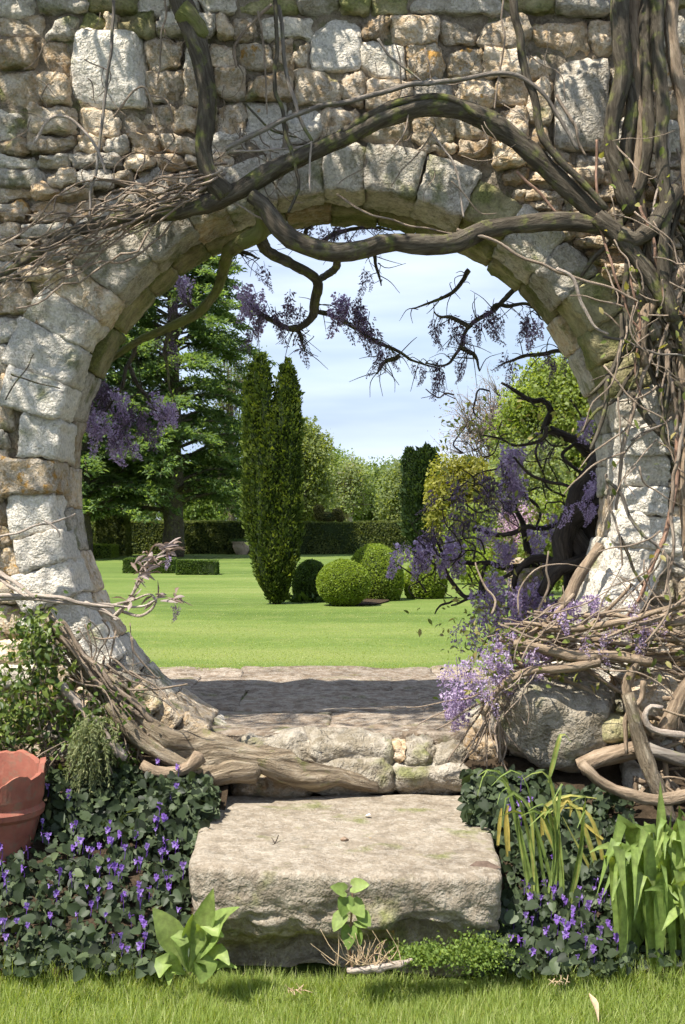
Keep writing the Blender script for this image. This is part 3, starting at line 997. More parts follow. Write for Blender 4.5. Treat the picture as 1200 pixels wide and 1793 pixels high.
b4 = stem([(458, 420), (470, 441), (510, 462), (555, 491), (551, 525), (546, 556), (516, 576), (485, 566), (450, 545), (425, 520)], [5.3, 5.7, 6.0, 6.1, 6.2], [11, 10, 9, 9, 8, 6, 5, 4, 2.5],
          'branch', 'bark_dark', vine, 9)
stem([(555, 491), (578, 478), (590, 465), (588, 445)], [6.0, 5.6, 5.2], [6, 7, 7], 'branch', 'bark_dark', vine, 8)
back_branches = [
    [(548, 545), (585, 553), (625, 578), (665, 600), (700, 622), (735, 632), (770, 645)], [(520, 574), (530, 592), (534, 615)],
    [(900, 508), (862, 543), (822, 573), (806, 608), (775, 640), (745, 636)], [(822, 473), (803, 498), (768, 528), (722, 540)], [(995, 612), (950, 622), (905, 626), (872, 642)],
    [(822, 573), (790, 560), (760, 545)], [(862, 543), (880, 530), (930, 540), (950, 560)], [(700, 622), (672, 640), (660, 655)], [(806, 608), (830, 620), (840, 650)],
    [(640, 440), (660, 455), (668, 500)], [(560, 425), (600, 405), (650, 398), (690, 402)], [(540, 430), (530, 405), (560, 390)], [(240, 598), (225, 640), (205, 690), (180, 730)],
    [(225, 640), (255, 690), (275, 720)], [(165, 670), (160, 700), (150, 740)], [(300, 571), (290, 620), (300, 690)], [(402, 440), (430, 448), (455, 452)], [(345, 549), (325, 520), (318, 495)]]
for P in back_branches:
    stem(P, R.uniform(5.95, 6.25), [4.5, 3.5, 1.2], 'branch', 'bark_dark', vine, 6, 0.15, 0, 0.02)
twg = MB()
for P in back_branches + [[(516, 576), (485, 566), (450, 545), (425, 520)], [(551, 525), (546, 556), (516, 576)]]:
    pts, _ = trace(P, 6.1, 1)
    S = spline(pts, 14)
    for j in range(int(3 + len(P) * 3)):
        p = S[R.integers(1, 14)]
        d = unit(R.normal(size=3) * [1, 0.6, 0.7] + [0, 0, -0.25])
        L = R.uniform(0.05, 0.17)
        q = p + d * L * 0.5 + R.normal(size=3) * 0.012
        tube(twg, [p, q, p + d * L + [0, 0, -0.02]], [0.0026, 0.002, 0.0011], 4, 7, seed=j)
twg.build('spur_twigs', M['bark_dark'], vine, kind='stuff')

# stems that climb the right side of the wall
for P, r, m, s in (
        ([(1085, -40), (1086, 60), (1090, 135), (1077, 190), (1072, 250), (1086, 310), (1105, 370)], [17, 18, 17, 15, 16, 18], 'bark_dark', 12),
        ([(1108, -40), (1112, 80), (1118, 160), (1121, 240), (1116, 300), (1122, 380), (1145, 470), (1185, 540)], [15, 16, 14, 14, 15, 14, 11], 'bark_tan', 14),
        ([(1134, -40), (1129, 60), (1134, 150), (1136, 230), (1128, 300), (1110, 350)], [11, 12, 11, 10], 'bark_dark', 10),
        ([(1150, -40), (1152, 80), (1161, 180), (1158, 260), (1166, 360), (1160, 460), (1180, 560)], [13, 14, 12, 12, 14], 'bark_dark', 10),
        ([(1182, -40), (1176, 60), (1186, 130), (1198, 200), (1204, 320), (1215, 420)], [13, 14, 12, 12], 'bark_tan', 10),
        ([(1103, 140), (1107, 200), (1096, 250), (1099, 300)], [10, 13, 13, 12], 'bark_dark', 9),
        ([(1045, 378), (1095, 425), (1140, 490), (1180, 560), (1215, 640), (1245, 730)], [15, 16, 14, 12, 11], 'bark_dark', 12),
        ([(1215, 455), (1168, 505), (1135, 545), (1122, 590), (1128, 640)], [12, 13, 12, 9], 'bark_tan', 10),
        ([(1185, 330), (1150, 390), (1115, 420), (1085, 410)], [16, 18, 17, 15], 'bark_dark', 10),
        ([(1205, 560), (1195, 660), (1205, 760), (1196, 860), (1206, 980)], [11, 10, 9, 10], 'bark_tan', 8)):
    stem(P, R.uniform(5.06, 5.16), r, 'climbing_stem', m, vine, s, 0.2, 0.10)
# slender stems read one by one
thin = [
    ([(898, -20), (903, 30), (915, 90), (932, 170), (950, 235), (975, 275), (1020, 318), (1062, 365)], 7.5, 'bark_dark'), ([(201, -20), (197, 90), (180, 200), (166, 300), (155, 385)], 3.2, 'bark_grey'),
    ([(290, -10), (286, 70), (276, 140)], 2, 'twig'), ([(481, -20), (484, 110), (490, 185), (508, 260), (521, 300), (525, 330), (505, 372)], 4, 'bark_dark'),
    ([(488, 10), (500, 110), (520, 200), (547, 247)], 4, 'bark_grey'), ([(476, 8), (440, 42), (413, 82), (414, 118)], 3, 'twig'), ([(452, 20), (462, 90), (468, 200)], 2, 'twig'),
    ([(60, 250), (85, 207), (115, 202), (150, 228), (175, 272), (187, 305)], 3, 'bark_pale'), ([(200, 205), (232, 166), (254, 160), (268, 195), (282, 242)], 2, 'twig'),
    ([(256, 165), (290, 180), (305, 215)], 1.6, 'twig'), ([(882, -10), (880, 80), (866, 190)], 1.8, 'twig'), ([(662, 68), (690, 102), (742, 146)], 2.5, 'bark_grey'),
    ([(395, 262), (450, 232), (520, 198), (600, 180), (690, 158), (790, 140), (880, 129), (930, 145), (968, 190), (1012, 262)], 4.5, 'bark_grey'),
    ([(600, 232), (650, 200), (700, 176), (755, 168), (800, 178), (840, 205)], 7, 'bark_dark'), ([(975, 166), (1000, 212), (1026, 272)], 3, 'twig'),
    ([(395, 268), (480, 262), (560, 255), (600, 236), (640, 205)], 2, 'bark_pale'), ([(546, 248), (540, 300), (544, 338)], 2, 'bark_pale'), ([(430, 180), (470, 225), (520, 240)], 2, 'bark_dark'),
    ([(345, 345), (400, 350), (470, 388)], 2.4, 'bark_pale'), ([(590, 340), (640, 372), (720, 395), (800, 410)], 2, 'twig'),
    ([(755, 232), (780, 262), (800, 300), (812, 380)], 2.4, 'bark_pale'), ([(905, 300), (950, 345), (975, 372)], 2.6, 'twig_red'), ([(800, 402), (860, 420), (920, 455), (990, 480), (1060, 500), (1120, 530)], 3, 'twig'),
    ([(975, 470), (1005, 490), (1020, 530), (1040, 570), (1065, 585)], 3.2, 'bark_pale'), ([(1045, 245), (1046, 330), (1052, 400), (1075, 470), (1098, 540), (1120, 580)], 2.5, 'twig_red'),
    ([(1120, 360), (1140, 410), (1155, 470), (1165, 520), (1200, 555)], 3, 'twig_red'), ([(1168, 235), (1172, 280), (1150, 330), (1140, 400), (1145, 460)], 2.5, 'bark_pale'), ([(1185, 260), (1192, 300), (1160, 345), (1148, 420)], 2.2, 'bark_pale'),
    ([(1056, 589), (1095, 600), (1134, 612), (1205, 626)], 2.4, 'bark_grey'), ([(1187, 767), (1181, 850), (1166, 930), (1142, 990), (1126, 1035), (1083, 1104)], 4.5, 'twig_red'),
    ([(1145, 612), (1132, 640), (1115, 685), (1103, 745), (1092, 800), (1084, 850), (1079, 892)], 4, 'twig'), ([(1166, 612), (1176, 670), (1184, 720), (1187, 767)], 5, 'twig'),
    ([(1062, 838), (1086, 862), (1105, 905), (1122, 935), (1150, 950), (1180, 985), (1210, 1000)], 3.5, 'bark_grey'), ([(1086, 940), (1108, 990), (1126, 1025)], 3, 'bark_dark'),
    ([(1105, 772), (1140, 750), (1175, 735)], 2.2, 'bark_grey'), ([(1062, 830), (1066, 880), (1082, 920), (1090, 990)], 2.4, 'twig'), ([(1205, 700), (1190, 790), (1176, 880), (1180, 960), (1165, 1040)], 3.5, 'twig'),
    ([(1205, 640), (1188, 680), (1192, 740)], 3, 'twig_red'), ([(1100, 480), (1120, 560), (1112, 640), (1125, 700)], 2.2, 'twig_red'), ([(1205, 480), (1178, 540), (1160, 600), (1150, 660)], 3, 'twig'),
    ([(0, 940), (40, 930), (75, 918), (132, 900)], 2.2, 'bark_pale'), ([(78, 912), (96, 925), (104, 940)], 1.8, 'bark_pale'), ([(20, 655), (50, 662), (105, 680)], 1.6, 'bark_dark'), ([(10, 700), (35, 660), (60, 620)], 1.4, 'bark_dark')]
for P, r, m in thin:
    stem(P, R.uniform(5.06, 5.16), [r, r * 0.95, r * 0.7], 'tendril', m, vine, 6, 0.1, 0, 0.012)

# bundle of thin stems sweeping down to the left from the upright limb, and finer clutter
tang = MB()
for i in range(26):
    a, e = R.uniform(0, 1), R.uniform(0, 1)
    sx, sy = 400 - 60 * a + R.normal() * 8, 300 + 45 * a + R.normal() * 9
    ex, ey = R.uniform(-60, 130), 0
    ey = 420 + (1 - (ex + 60) / 190) * 70 + R.normal() * 40
    mx, my = (sx + ex) / 2 + R.normal() * 25, (sy + ey) / 2 - R.normal() * 20
    Yv = R.uniform(5.04, 5.18)
    pts, rad = trace([(sx, sy), ((sx + mx) / 2, (sy + my) / 2 - 5), (mx, my), ((mx + ex) / 2, (my + ey) / 2 - 3), (ex, ey)], Yv, [R.uniform(1.3, 3.2), R.uniform(0.8, 1.8)])
    tube(tang, pts, rad, 4, 22, wander=0.045, seed=i)
tang.build('twig_bundle', M['twig'], vine, kind='stuff')
def clutter(name, boxes, mat, n, rpx, Ys, flow=(1, 0), L=(60, 160), curl=0.6, parent=vine):
    mb = MB()
    for i in range(n):
        bx = boxes[R.integers(len(boxes))]
        x, y_ = R.uniform(bx[0], bx[1]), R.uniform(bx[2], bx[3])
        ang = math.atan2(flow[1], flow[0]) + R.normal() * curl
        Yv = R.uniform(*Ys)
        ln = R.uniform(*L)
        P = [(x, y_)]
        for s in range(4):
            ang += R.normal() * curl * 0.6
            x, y_ = x + cos(ang) * ln / 4, y_ + sin(ang) * ln / 4
            P.append((x, y_))
        r = R.uniform(*rpx)
        pts, rad = trace(P, [Yv, Yv + R.normal() * 0.04], [r, r * 0.9, r * 0.6])
        tube(mb, pts, rad, 5, 14, 0.1, seed=i, wander=0.01)
    return mb.build(name, M[mat], parent, kind='stuff')
clutter('fine_tangle', [(1050, 1190, 240, 640)], 'twig', 34, (0.8, 2.1), (5.0, 5.16), (0.2, 1), (60, 200), 0.7)
clutter('dark_tangle', [(1080, 1230, 300, 700)], 'bark_dark', 26, (2, 7), (5.1, 5.22), (0.4, 1), (100, 260), 0.5)
clutter('fine_tangle', [(1075, 1200, 640, 1100)], 'twig', 22, (0.8, 2.1), (5.0, 5.16), (0.1, 1), (60, 180), 0.7)
clutter('fine_tangle', [(390, 520, 220, 320), (20, 420, 20, 280)], 'twig', 42, (0.7, 1.5), (5.1, 5.2), (0.2, 1), (30, 110), 0.9)
clutter('fine_tangle', [(640, 1040, 40, 330)], 'twig', 20, (0.7, 1.6), (5.08, 5.2), (0.5, 1), (40, 140), 0.8)
# the mat of stems over the boulder at the right foot
clutter('stem_mat', [(870, 1180, 1085, 1165)], 'bark_tan', 34, (2, 7), (4.9, 5.14), (1, 0.05), (120, 300), 0.28)
clutter('stem_mat', [(850, 1180, 1070, 1175)], 'twig', 64, (0.9, 2.6), (4.84, 5.14), (1, 0.0), (60, 200), 0.55)
clutter('stem_mat', [(845, 880, 1200, 1250)], 'twig', 22, (0.9, 2.6), (4.88, 5.05), (-0.15, 1), (60, 140), 0.35)
clutter('stem_mat', [(885, 940, 1165, 1200)], 'twig', 8, (0.9, 2.2), (4.86, 4.98), (-0.7, 0.6), (60, 150), 0.4)
clutter('stem_mat', [(1080, 1200, 1190, 1400)], 'bark_tan', 24, (2, 6), (4.8, 5.0), (0.6, 0.5), (80, 200), 0.7)
for P, r, m, Yv in (([(1018, 1338), (1060, 1374), (1110, 1393), (1160, 1400), (1225, 1388)], [9, 10, 11, 12], 'bark_tan', 4.72), ([(1100, 1215), (1124, 1310), (1148, 1370), (1178, 1450), (1205, 1510)], [11, 14, 13, 11], 'bark_root', 4.80),
                    ([(1160, 1240), (1138, 1238), (1130, 1258), (1146, 1278), (1215, 1290)], [5, 5, 6], 'bark_pale', 4.82), ([(1165, 1285), (1188, 1228), (1230, 1170)], [14, 15, 14], 'bark_tan', 4.86),
                    ([(1015, 1345), (1055, 1326), (1115, 1312), (1150, 1300)], [15, 17, 14], 'bark_tan', 4.95), ([(1130, 1312), (1160, 1320), (1215, 1335)], [12, 12], 'bark_grey', 4.84),
                    ([(1150, 1290), (1110, 1240), (1098, 1200), (1120, 1150)], [8, 9, 8], 'bark_tan', 4.92), ([(900, 1128), (960, 1138), (1015, 1150), (1070, 1148), (1140, 1160)], [8, 10, 9], 'bark_tan', 4.92),
                    ([(845, 1252), (878, 1202), (925, 1176), (985, 1170), (1050, 1160)], [4, 7, 8], 'bark_tan', 4.9), ([(990, 1060), (1010, 1015), (1030, 985), (1052, 955)], [12, 10, 9], 'bark_tan', 5.24)):
    stem(P, Yv, r, 'root', m, vine, 12, 0.18, 0.08)

# ------------------------------------------------------------------ blossom
def raceme_mesh(name, n, L, r, size, mat, seed_, sparse=False):
    rg = np.random.default_rng(seed_)
    mb = MB()
    ax = np.array([[0, 0, 0], [0.012 * rg.normal(), 0.012 * rg.normal(), -L * 0.5], [0.02 * rg.normal(), 0.02 * rg.normal(), -L]])
    tube(mb, ax, [0.0014, 0.0011, 0.0006], 4, 8, rnd=0.1)
    t = rg.uniform(0.02, 1, n)
    C = spline(ax, 40)[(t * 39).astype(int)]
    a = rg.uniform(0, 2 * pi, n)
    prof = r * (1 - 0.75 * t ** 1.3) * rg.uniform(0.35, 1, n)
    out = np.column_stack([np.cos(a), np.sin(a), np.full(n, -0.5 if not sparse else -1.2)])
    pos = C + unit(out) * prof[:, None]
    X, Y, Z = frame(unit(out + rg.normal(size=(n, 3)) * 0.5), rand_dirs(n, rg))
    s = size * rg.uniform(0.6, 1.25, n) * (1 - 0.45 * t)
    sc = np.column_stack([s, s * (0.8 if not sparse else 0.4), s])
    scatter(mb, *LEAF4, pos, X, Y, Z, sc, np.clip(rg.normal(0.45, 0.28, n) - 0.1 * t, 0, 1))
    return mb.mesh(name, mat, False)
RAC = {'full': [raceme_mesh('flower_cluster', 170, 0.17, 0.042, 0.021, M['wist'], i) for i in range(4)],
       'bud': [raceme_mesh('flower_cluster', 90, 0.15, 0.030, 0.021, M['wist_bud'], 20 + i, True) for i in range(4)],
       'loose': [raceme_mesh('flower_cluster', 80, 0.13, 0.036, 0.014, M['wist'], 40 + i) for i in range(3)]}
def blossoms(items, parent):
    for px, py, cnt, sp, Yv, typ, s in items:
        for j in range(cnt):
            x, y_ = px + R.normal() * sp, py + R.normal() * sp * 0.7
            a = R.uniform(0, 2 * pi)
            tl = R.normal() * 0.25
            Zx = unit(np.array([tl, R.normal() * 0.2, 1.0]))
            Xx = unit(np.cross([sin(a), cos(a), 0], Zx))
            p = at(x, y_, Yv + R.normal() * 0.06)
            place(RAC[typ][R.integers(len(RAC[typ]))], 'flower_cluster', parent, p, Xx, np.cross(Zx, Xx), Zx, s * 1.25 * R.uniform(0.75, 1.2))
blossoms([(452, 462, 2, 6, 6.1, 'bud', 0.7), (440, 508, 5, 12, 6.1, 'full', 0.75), (470, 535, 4, 10, 6.1, 'bud', 0.8), (500, 530, 5, 14, 6.1, 'bud', 0.8), (436, 570, 3, 8, 6.1, 'bud', 0.7), (525, 585, 3, 8, 6.15, 'bud', 0.8),
          (600, 520, 5, 10, 6.15, 'full', 0.75), (632, 530, 6, 14, 6.15, 'bud', 1.0), (652, 555, 5, 12, 6.15, 'bud', 0.9), (620, 545, 3, 10, 6.15, 'full', 0.7), (675, 608, 5, 8, 6.15, 'bud', 0.7),
          (560, 392, 4, 14, 5.95, 'bud', 0.7), (610, 398, 4, 14, 5.95, 'bud', 0.7), (650, 395, 4, 14, 5.95, 'bud', 0.6), (640, 470, 2, 5, 5.6, 'bud', 0.7), (640, 490, 1, 5, 5.6, 'bud', 0.6),
          (772, 552, 4, 10, 6.1, 'bud', 0.9), (790, 570, 4, 10, 6.1, 'bud', 0.8), (850, 545, 4, 10, 6.1, 'bud', 0.8), (872, 535, 4, 10, 6.1, 'bud', 0.8), (915, 545, 4, 12, 6.1, 'bud', 0.8), (940, 560, 3, 8, 6.1, 'full', 0.6),
          (772, 635, 5, 10, 6.1, 'bud', 0.7), (735, 628, 3, 8, 6.1, 'bud', 0.5), (800, 625, 3, 8, 6.1, 'bud', 0.6), (895, 622, 3, 10, 6.1, 'bud', 0.6), (950, 618, 4, 12, 6.1, 'bud', 0.6), (885, 645, 1, 5, 6.1, 'bud', 0.5), (975, 625, 3, 8, 6.1, 'bud', 0.6),
          (325, 485, 4, 10, 6.1, 'full', 0.6), (310, 520, 3, 10, 6.1, 'bud', 0.7), (300, 585, 3, 14, 6.1, 'bud', 0.7),
          (155, 715, 6, 10, 6.1, 'full', 0.65), (178, 665, 9, 16, 6.1, 'bud', 0.9), (198, 680, 4, 10, 6.1, 'full', 0.7), (180, 750, 4, 12, 6.1, 'full', 0.7), (205, 760, 3, 12, 6.1, 'bud', 0.7), (240, 715, 7, 14, 6.1, 'bud', 0.9),
          (285, 705, 6, 14, 6.1, 'full', 0.65), (262, 730, 4, 14, 6.1, 'bud', 0.9), (225, 765, 3, 10, 6.1, 'full', 0.6)], vine)
blossoms([(1115, 1075, 9, 26, 4.98, 'loose', 0.6), (1000, 1052, 8, 20, 5.0, 'full', 0.55), (1160, 1090, 4, 18, 4.98, 'loose', 0.6), (905, 1135, 9, 22, 4.95, 'full', 0.6), (865, 1135, 8, 20, 4.95, 'loose', 0.7),
          (815, 1172, 12, 20, 4.98, 'loose', 0.8), (800, 1215, 6, 12, 4.98, 'full', 0.6), (835, 1195, 4, 14, 4.98, 'loose', 0.7), (1030, 1112, 3, 16, 4.95, 'loose', 0.5), (1060, 1095, 3, 14, 4.95, 'loose', 0.5)], vine)

# leaves just opening on the stems
lv = MB()
for bx, n in (((1045, 1200, 250, 620), 50), ((1060, 1200, 640, 1080), 34), ((860, 1190, 1080, 1200), 150), ((820, 920, 1090, 1230), 120)):
    P = np.array([at(R.uniform(bx[0], bx[1]), R.uniform(bx[2], bx[3]), R.uniform(4.86, 5.06)) for _ in range(n)])
    X, Y_, Z = frame(rand_dirs(n) + [0, -0.3, -0.4], rand_dirs(n) + [-0.4, -0.6, 0.6])
    s = R.uniform(0.018, 0.045, n)
    scatter(lv, *OVAL, P, X, Y_, Z, np.column_stack([s, s * 0.55, s]), R.uniform(0, 1, n))
lv.build('young_leaves', M['leaf_vine'], vine, kind='stuff')

# unseen leafy shoots, added above the wall to dapple it and shade the path
crown = MB()
shoots = MB()
def shoot(tip, i, n, spread):
    tip = np.asarray(tip, float)
    p0 = np.array([tip[0] + R.uniform(0.1, 0.5), 5.6, 3.95])
    mid = (p0 + tip) / 2 + [0, 0, 0.25]
    S = tube(shoots, [p0, mid, tip, tip + [R.normal() * 0.2, -R.uniform(0.05, 0.2), -0.1]], [0.012, 0.009, 0.005, 0.002], 5, 16, wander=0.05, seed=i)
    C = S[R.integers(8, 16, n)] + R.normal(size=(n, 3)) * spread
    C[:, 2] = np.maximum(C[:, 2], 4.0)
    X, Y_, Z = frame(rand_dirs(n) + [0, 0, -0.6], rand_dirs(n) + [0, 0, 0.8])
    s = R.uniform(0.035, 0.085, n)
    scatter(crown, *OVAL, C, X, Y_, Z, np.column_stack([s, s * 0.5, s]), R.uniform(0, 1, n))
for i in range(7):
    shoot([R.uniform(-3.0, 1.0), R.uniform(4.6, 5.3), R.uniform(4.1, 4.9)], i, 40, 0.10)
for i in range(40):                                     # towards the sun from the near part of the path
    tgt = np.array([R.uniform(-1.0, 1.05), R.uniform(5.45, 6.45), LAWN_Z])
    shoot(tgt + sun_from * (R.uniform(4.3, 5.2) - LAWN_Z) / sun_from[2], 100 + i, 120, 0.13)
for i in range(12):                                     # towards the sun from the upper right of the wall
    tgt = np.array([R.uniform(0.2, 1.5), YF, R.uniform(2.75, 3.7)])
    shoot(tgt + sun_from * (R.uniform(4.25, 4.9) - tgt[2]) / sun_from[2], 200 + i, 70, 0.10)
shoots.build('shade_shoots', M['bark_tan'], vine, kind='stuff')
crown.build('shade_leaves', M['leaf_vine'], vine, kind='stuff')

# ------------------------------------------------------------------ dark wisteria behind the right jamb
wist = empty('wisteria_shrub', at(1010, 1075, 6.35), 'dark trunked wisteria with lilac blossom growing behind the right jamb', 'shrub')
for P, r, Yv in (([(1062, 740), (1050, 800), (1042, 850), (1034, 900), (1026, 950), (1018, 1010), (1020, 1080), (1010, 1150)], [18, 20, 24, 28, 30, 32, 34], 6.25), ([(1060, 830), (1070, 900), (1050, 980), (1060, 1060), (1050, 1160)], [30, 36, 36, 40], 6.3),
                 ([(1085, 760), (1040, 830), (1010, 870), (1000, 930), (1030, 990), (1020, 1080)], [16, 18, 18, 20], 6.15), ([(1070, 880), (1020, 895), (985, 930), (990, 980), (960, 1010)], [18, 20, 18, 16], 6.12),
                 ([(1075, 960), (1020, 985), (975, 1000), (950, 1040)], [14, 14, 10], 6.08)):
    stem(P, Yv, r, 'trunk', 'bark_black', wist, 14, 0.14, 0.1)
for P, r in (([(878, 670), (903, 683), (928, 697), (950, 703), (968, 722), (957, 748), (985, 765), (1008, 773), (1030, 795), (1050, 835)], [2.5, 4, 5, 6, 8, 9, 12, 15]), ([(905, 697), (928, 697)], [1.5, 3]),
             ([(845, 762), (900, 775), (945, 768), (957, 748)], [1.5, 3, 4]), ([(1000, 915), (945, 923), (910, 928), (870, 938), (835, 928), (820, 930)], [5, 4.5, 4, 2]), ([(940, 990), (918, 940), (905, 890), (896, 845), (893, 810)], [8, 6, 4, 3, 2]),
             ([(1010, 1000), (955, 978), (925, 985), (905, 1000), (900, 1030)], [9, 8, 6, 5]), ([(945, 988), (880, 992), (830, 986), (780, 982)], [6, 5, 4, 2.5]), ([(775, 985), (785, 1010), (810, 1040), (850, 1048)], [3, 4, 4]), ([(800, 1045), (775, 1060), (762, 1075)], [2, 2, 1]),
             ([(780, 982), (770, 960), (760, 930)], [3, 2.5, 1.5]), ([(900, 850), (925, 870), (945, 900), (940, 920)], [3, 3, 2]), ([(1040, 880), (980, 850), (930, 835), (900, 800)], [3, 3, 2]), ([(1010, 775), (985, 800), (1000, 815), (1030, 830)], [3, 3, 3]),
             ([(960, 735), (940, 790), (960, 850), (990, 870)], [2, 2, 2]), ([(930, 980), (870, 1020), (820, 1050), (790, 1060)], [4, 3, 1.5]), ([(1000, 700), (1020, 740), (1045, 775)], [1.5, 2, 2]), ([(850, 990), (845, 1030), (853, 1045)], [3, 3, 2])):
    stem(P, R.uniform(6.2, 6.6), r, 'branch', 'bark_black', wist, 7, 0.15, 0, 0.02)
clutter('spur_twigs', [(790, 1040, 680, 900), (730, 900, 930, 1050)], 'bark_black', 55, (0.7, 1.8), (6.2, 6.7), (-1, 0.1), (30, 120), 1.2, wist)
blossoms([(730, 948, 6, 10, 6.4, 'full', 0.8), (790, 945, 6, 12, 6.4, 'full', 0.75), (768, 925, 5, 12, 6.5, 'bud', 1.2), (905, 780, 5, 10, 6.4, 'full', 0.8), (905, 835, 5, 12, 6.4, 'full', 0.8), (890, 815, 4, 14, 6.4, 'bud', 0.9), (880, 870, 4, 16, 6.4, 'bud', 0.9),
          (855, 918, 4, 8, 6.4, 'full', 0.6), (945, 915, 6, 14, 6.5, 'full', 0.8), (1022, 845, 5, 14, 6.0, 'full', 0.5), (1010, 882, 4, 14, 6.0, 'full', 0.5), (1045, 888, 2, 6, 5.9, 'full', 0.4), (860, 1020, 8, 18, 6.2, 'full', 0.7), (845, 1060, 10, 22, 6.1, 'loose', 1.1),
          (900, 1035, 10, 18, 6.1, 'full', 0.8), (945, 1035, 10, 20, 6.1, 'full', 0.8), (880, 1075, 8, 22, 6.1, 'loose', 1.1), (930, 1075, 6, 20, 6.0, 'loose', 1.0), (985, 1060, 6, 16, 5.9, 'full', 0.6), (890, 950, 5, 14, 6.4, 'full', 0.7), (845, 845, 8, 22, 6.6, 'bud', 1.1),
          (800, 860, 7, 20, 6.6, 'bud', 1.1), (820, 900, 5, 16, 6.6, 'bud', 0.9), (940, 760, 4, 16, 6.5, 'bud', 0.8), (1030, 735, 3, 10, 6.4, 'full', 0.6)], wist)
lv = MB()
n = 520
P = np.array([at(R.normal(880, 55), R.normal(1095, 45), R.uniform(5.95, 6.4)) for _ in range(n)])
X, Y_, Z = frame(rand_dirs(n) + [0, 0, -0.3], rand_dirs(n) + [-0.3, -0.3, 0.8])
s = R.uniform(0.02, 0.045, n)
scatter(lv, *OVAL, P, X, Y_, Z, np.column_stack([s, s * 0.5, s]), R.uniform(0, 1, n))
n = 700
P = np.array([at(R.uniform(770, 1045), R.uniform(700, 1010), R.uniform(6.2, 6.8)) for _ in range(n)])
X, Y_, Z = frame(rand_dirs(n) + [0, 0, -0.4], rand_dirs(n) + [-0.3, -0.3, 0.8])
s = R.uniform(0.02, 0.045, n)
scatter(lv, *OVAL, P, X, Y_, Z, np.column_stack([s, s * 0.5, s]), R.uniform(0.4, 1, n))
lv.build('leaves', M['leaf_vine'], wist, kind='stuff')

# ------------------------------------------------------------------ the gnarled root along the sill at left
root = empty('gnarled_root', at(300, 1400, 5.0), 'massive gnarled grey root lying along the lower left rim of the gate', 'root')
stem([(80, 1075), (125, 1135), (175, 1198), (225, 1252), (285, 1288), (355, 1312), (430, 1332), (500, 1342), (555, 1356), (610, 1368), (660, 1380)], [5.1, 5.05, 5.02, 5.04, 5.08, 5.12],
     [10, 14, 19, 26, 32, 35, 30, 33, 27, 20, 9], 'main_root', 'bark_root', root, 36, 0.45, 0.12, 0.035)
stem([(190, 1230), (240, 1290), (300, 1330), (350, 1350)], 4.96, [10, 14, 13, 9], 'side_root', 'bark_root', root, 14, 0.2)
stem([(330, 1362), (365, 1358), (400, 1350), (450, 1352)], 5.0, [16, 21, 22, 18], 'root_knob', 'bark_root', root, 18, 0.2)
stem([(248, 1338), (275, 1352), (310, 1352), (335, 1340), (350, 1324)], 4.9, [8, 10, 10, 11, 14], 'curled_root', 'bark_tan', root, 14, 0.1)
stem([(108, 1200), (150, 1248), (190, 1296), (218, 1328)], 4.92, [7, 8, 9, 9], 'bare_root', 'bark_pale', root, 10, 0.15)
for i in range(9):
    o = R.normal() * 12
    stem([(95 + o, 1095 + R.normal() * 8), (150 + o, 1165 + R.normal() * 8), (205 + o * 1.2, 1225 + R.normal() * 10), (255 + o, 1268 + R.normal() * 8)], R.uniform(4.98, 5.1), [3, 5, 4], 'vine_strand', 'bark_root' if i % 2 else 'twig', root, 7, 0.2, 0, 0.02)
clutter('strands', [(80, 250, 1080, 1270)], 'twig', 60, (0.8, 2.6), (4.95, 5.12), (0.7, 1), (40, 130), 0.5, root)

# thin branch that pokes into the opening at left
spr = empty('vine_sprig', at(60, 1050, 5.1), 'thin pale vine branch with withered bronze leaves poking into the gate from the left', 'branch')
for P, r in (([(-20, 1042), (60, 1043), (130, 1052), (200, 1063)], 5), ([(-20, 1048), (80, 1050), (160, 1062), (210, 1085)], 4.5), ([(60, 1045), (150, 1056), (240, 1062), (275, 1050)], 3), ([(195, 1083), (222, 1055), (240, 1020), (258, 985), (290, 965)], 3.4),
             ([(205, 1078), (230, 1045), (250, 1010), (262, 975)], 2.5), ([(185, 1062), (230, 1050), (262, 1042), (275, 1055)], 2.4), ([(210, 1070), (240, 1080), (262, 1072), (273, 1055), (268, 1045)], 3), ([(0, 1010), (25, 1030), (45, 1045)], 4), ([(-10, 1000), (30, 1020), (60, 1046)], 5), ([(150, 1056), (190, 1075), (205, 1086)], 5)):
    stem(P, [5.05, 4.98, 4.95], [r, r * 0.8, r * 0.5], 'stem', 'bark_pale', spr, 7, 0.12, 0, 0.008)
lv = MB()
tips = [(285, 968), (262, 985), (300, 960), (240, 1010), (255, 1000), (275, 1050), (300, 1045), (225, 1050), (260, 975), (245, 985)]
for q in range(64):
    tx, ty = tips[q % 10]
    p = at(tx + R.normal() * 7, ty + R.normal() * 7, 4.96 + R.normal() * 0.03)
    d = unit(np.array([R.normal() + 0.7, R.normal() * 0.6, R.normal() * 0.6]))
    L = R.uniform(0.035, 0.085)
    ribbon(lv, [p, p + d * L * 0.5 + [0, 0, 0.006], p + d * L], [0.003, R.uniform(0.012, 0.02), 0.002], rand_dirs(1)[0], 6, 0.3, R.uniform(0, 1))
lv.build('withered_leaves', M['leaf_dry'], spr, kind='stuff')
blossoms([(300, 970, 2, 6, 4.95, 'loose', 0.35), (312, 1052, 2, 8, 4.95, 'bud', 0.4)], spr)

# ------------------------------------------------------------------ garden beyond the gate
def pos_lawn(px, py):
    """a photo pixel on the lawn beyond the gate -> point on it"""
    Y = (EYE - LAWN_Z) * FPX / (py - HORIZON)
    return np.array([(px - 600) * Y / FPX, Y, LAWN_Z - 0.02])

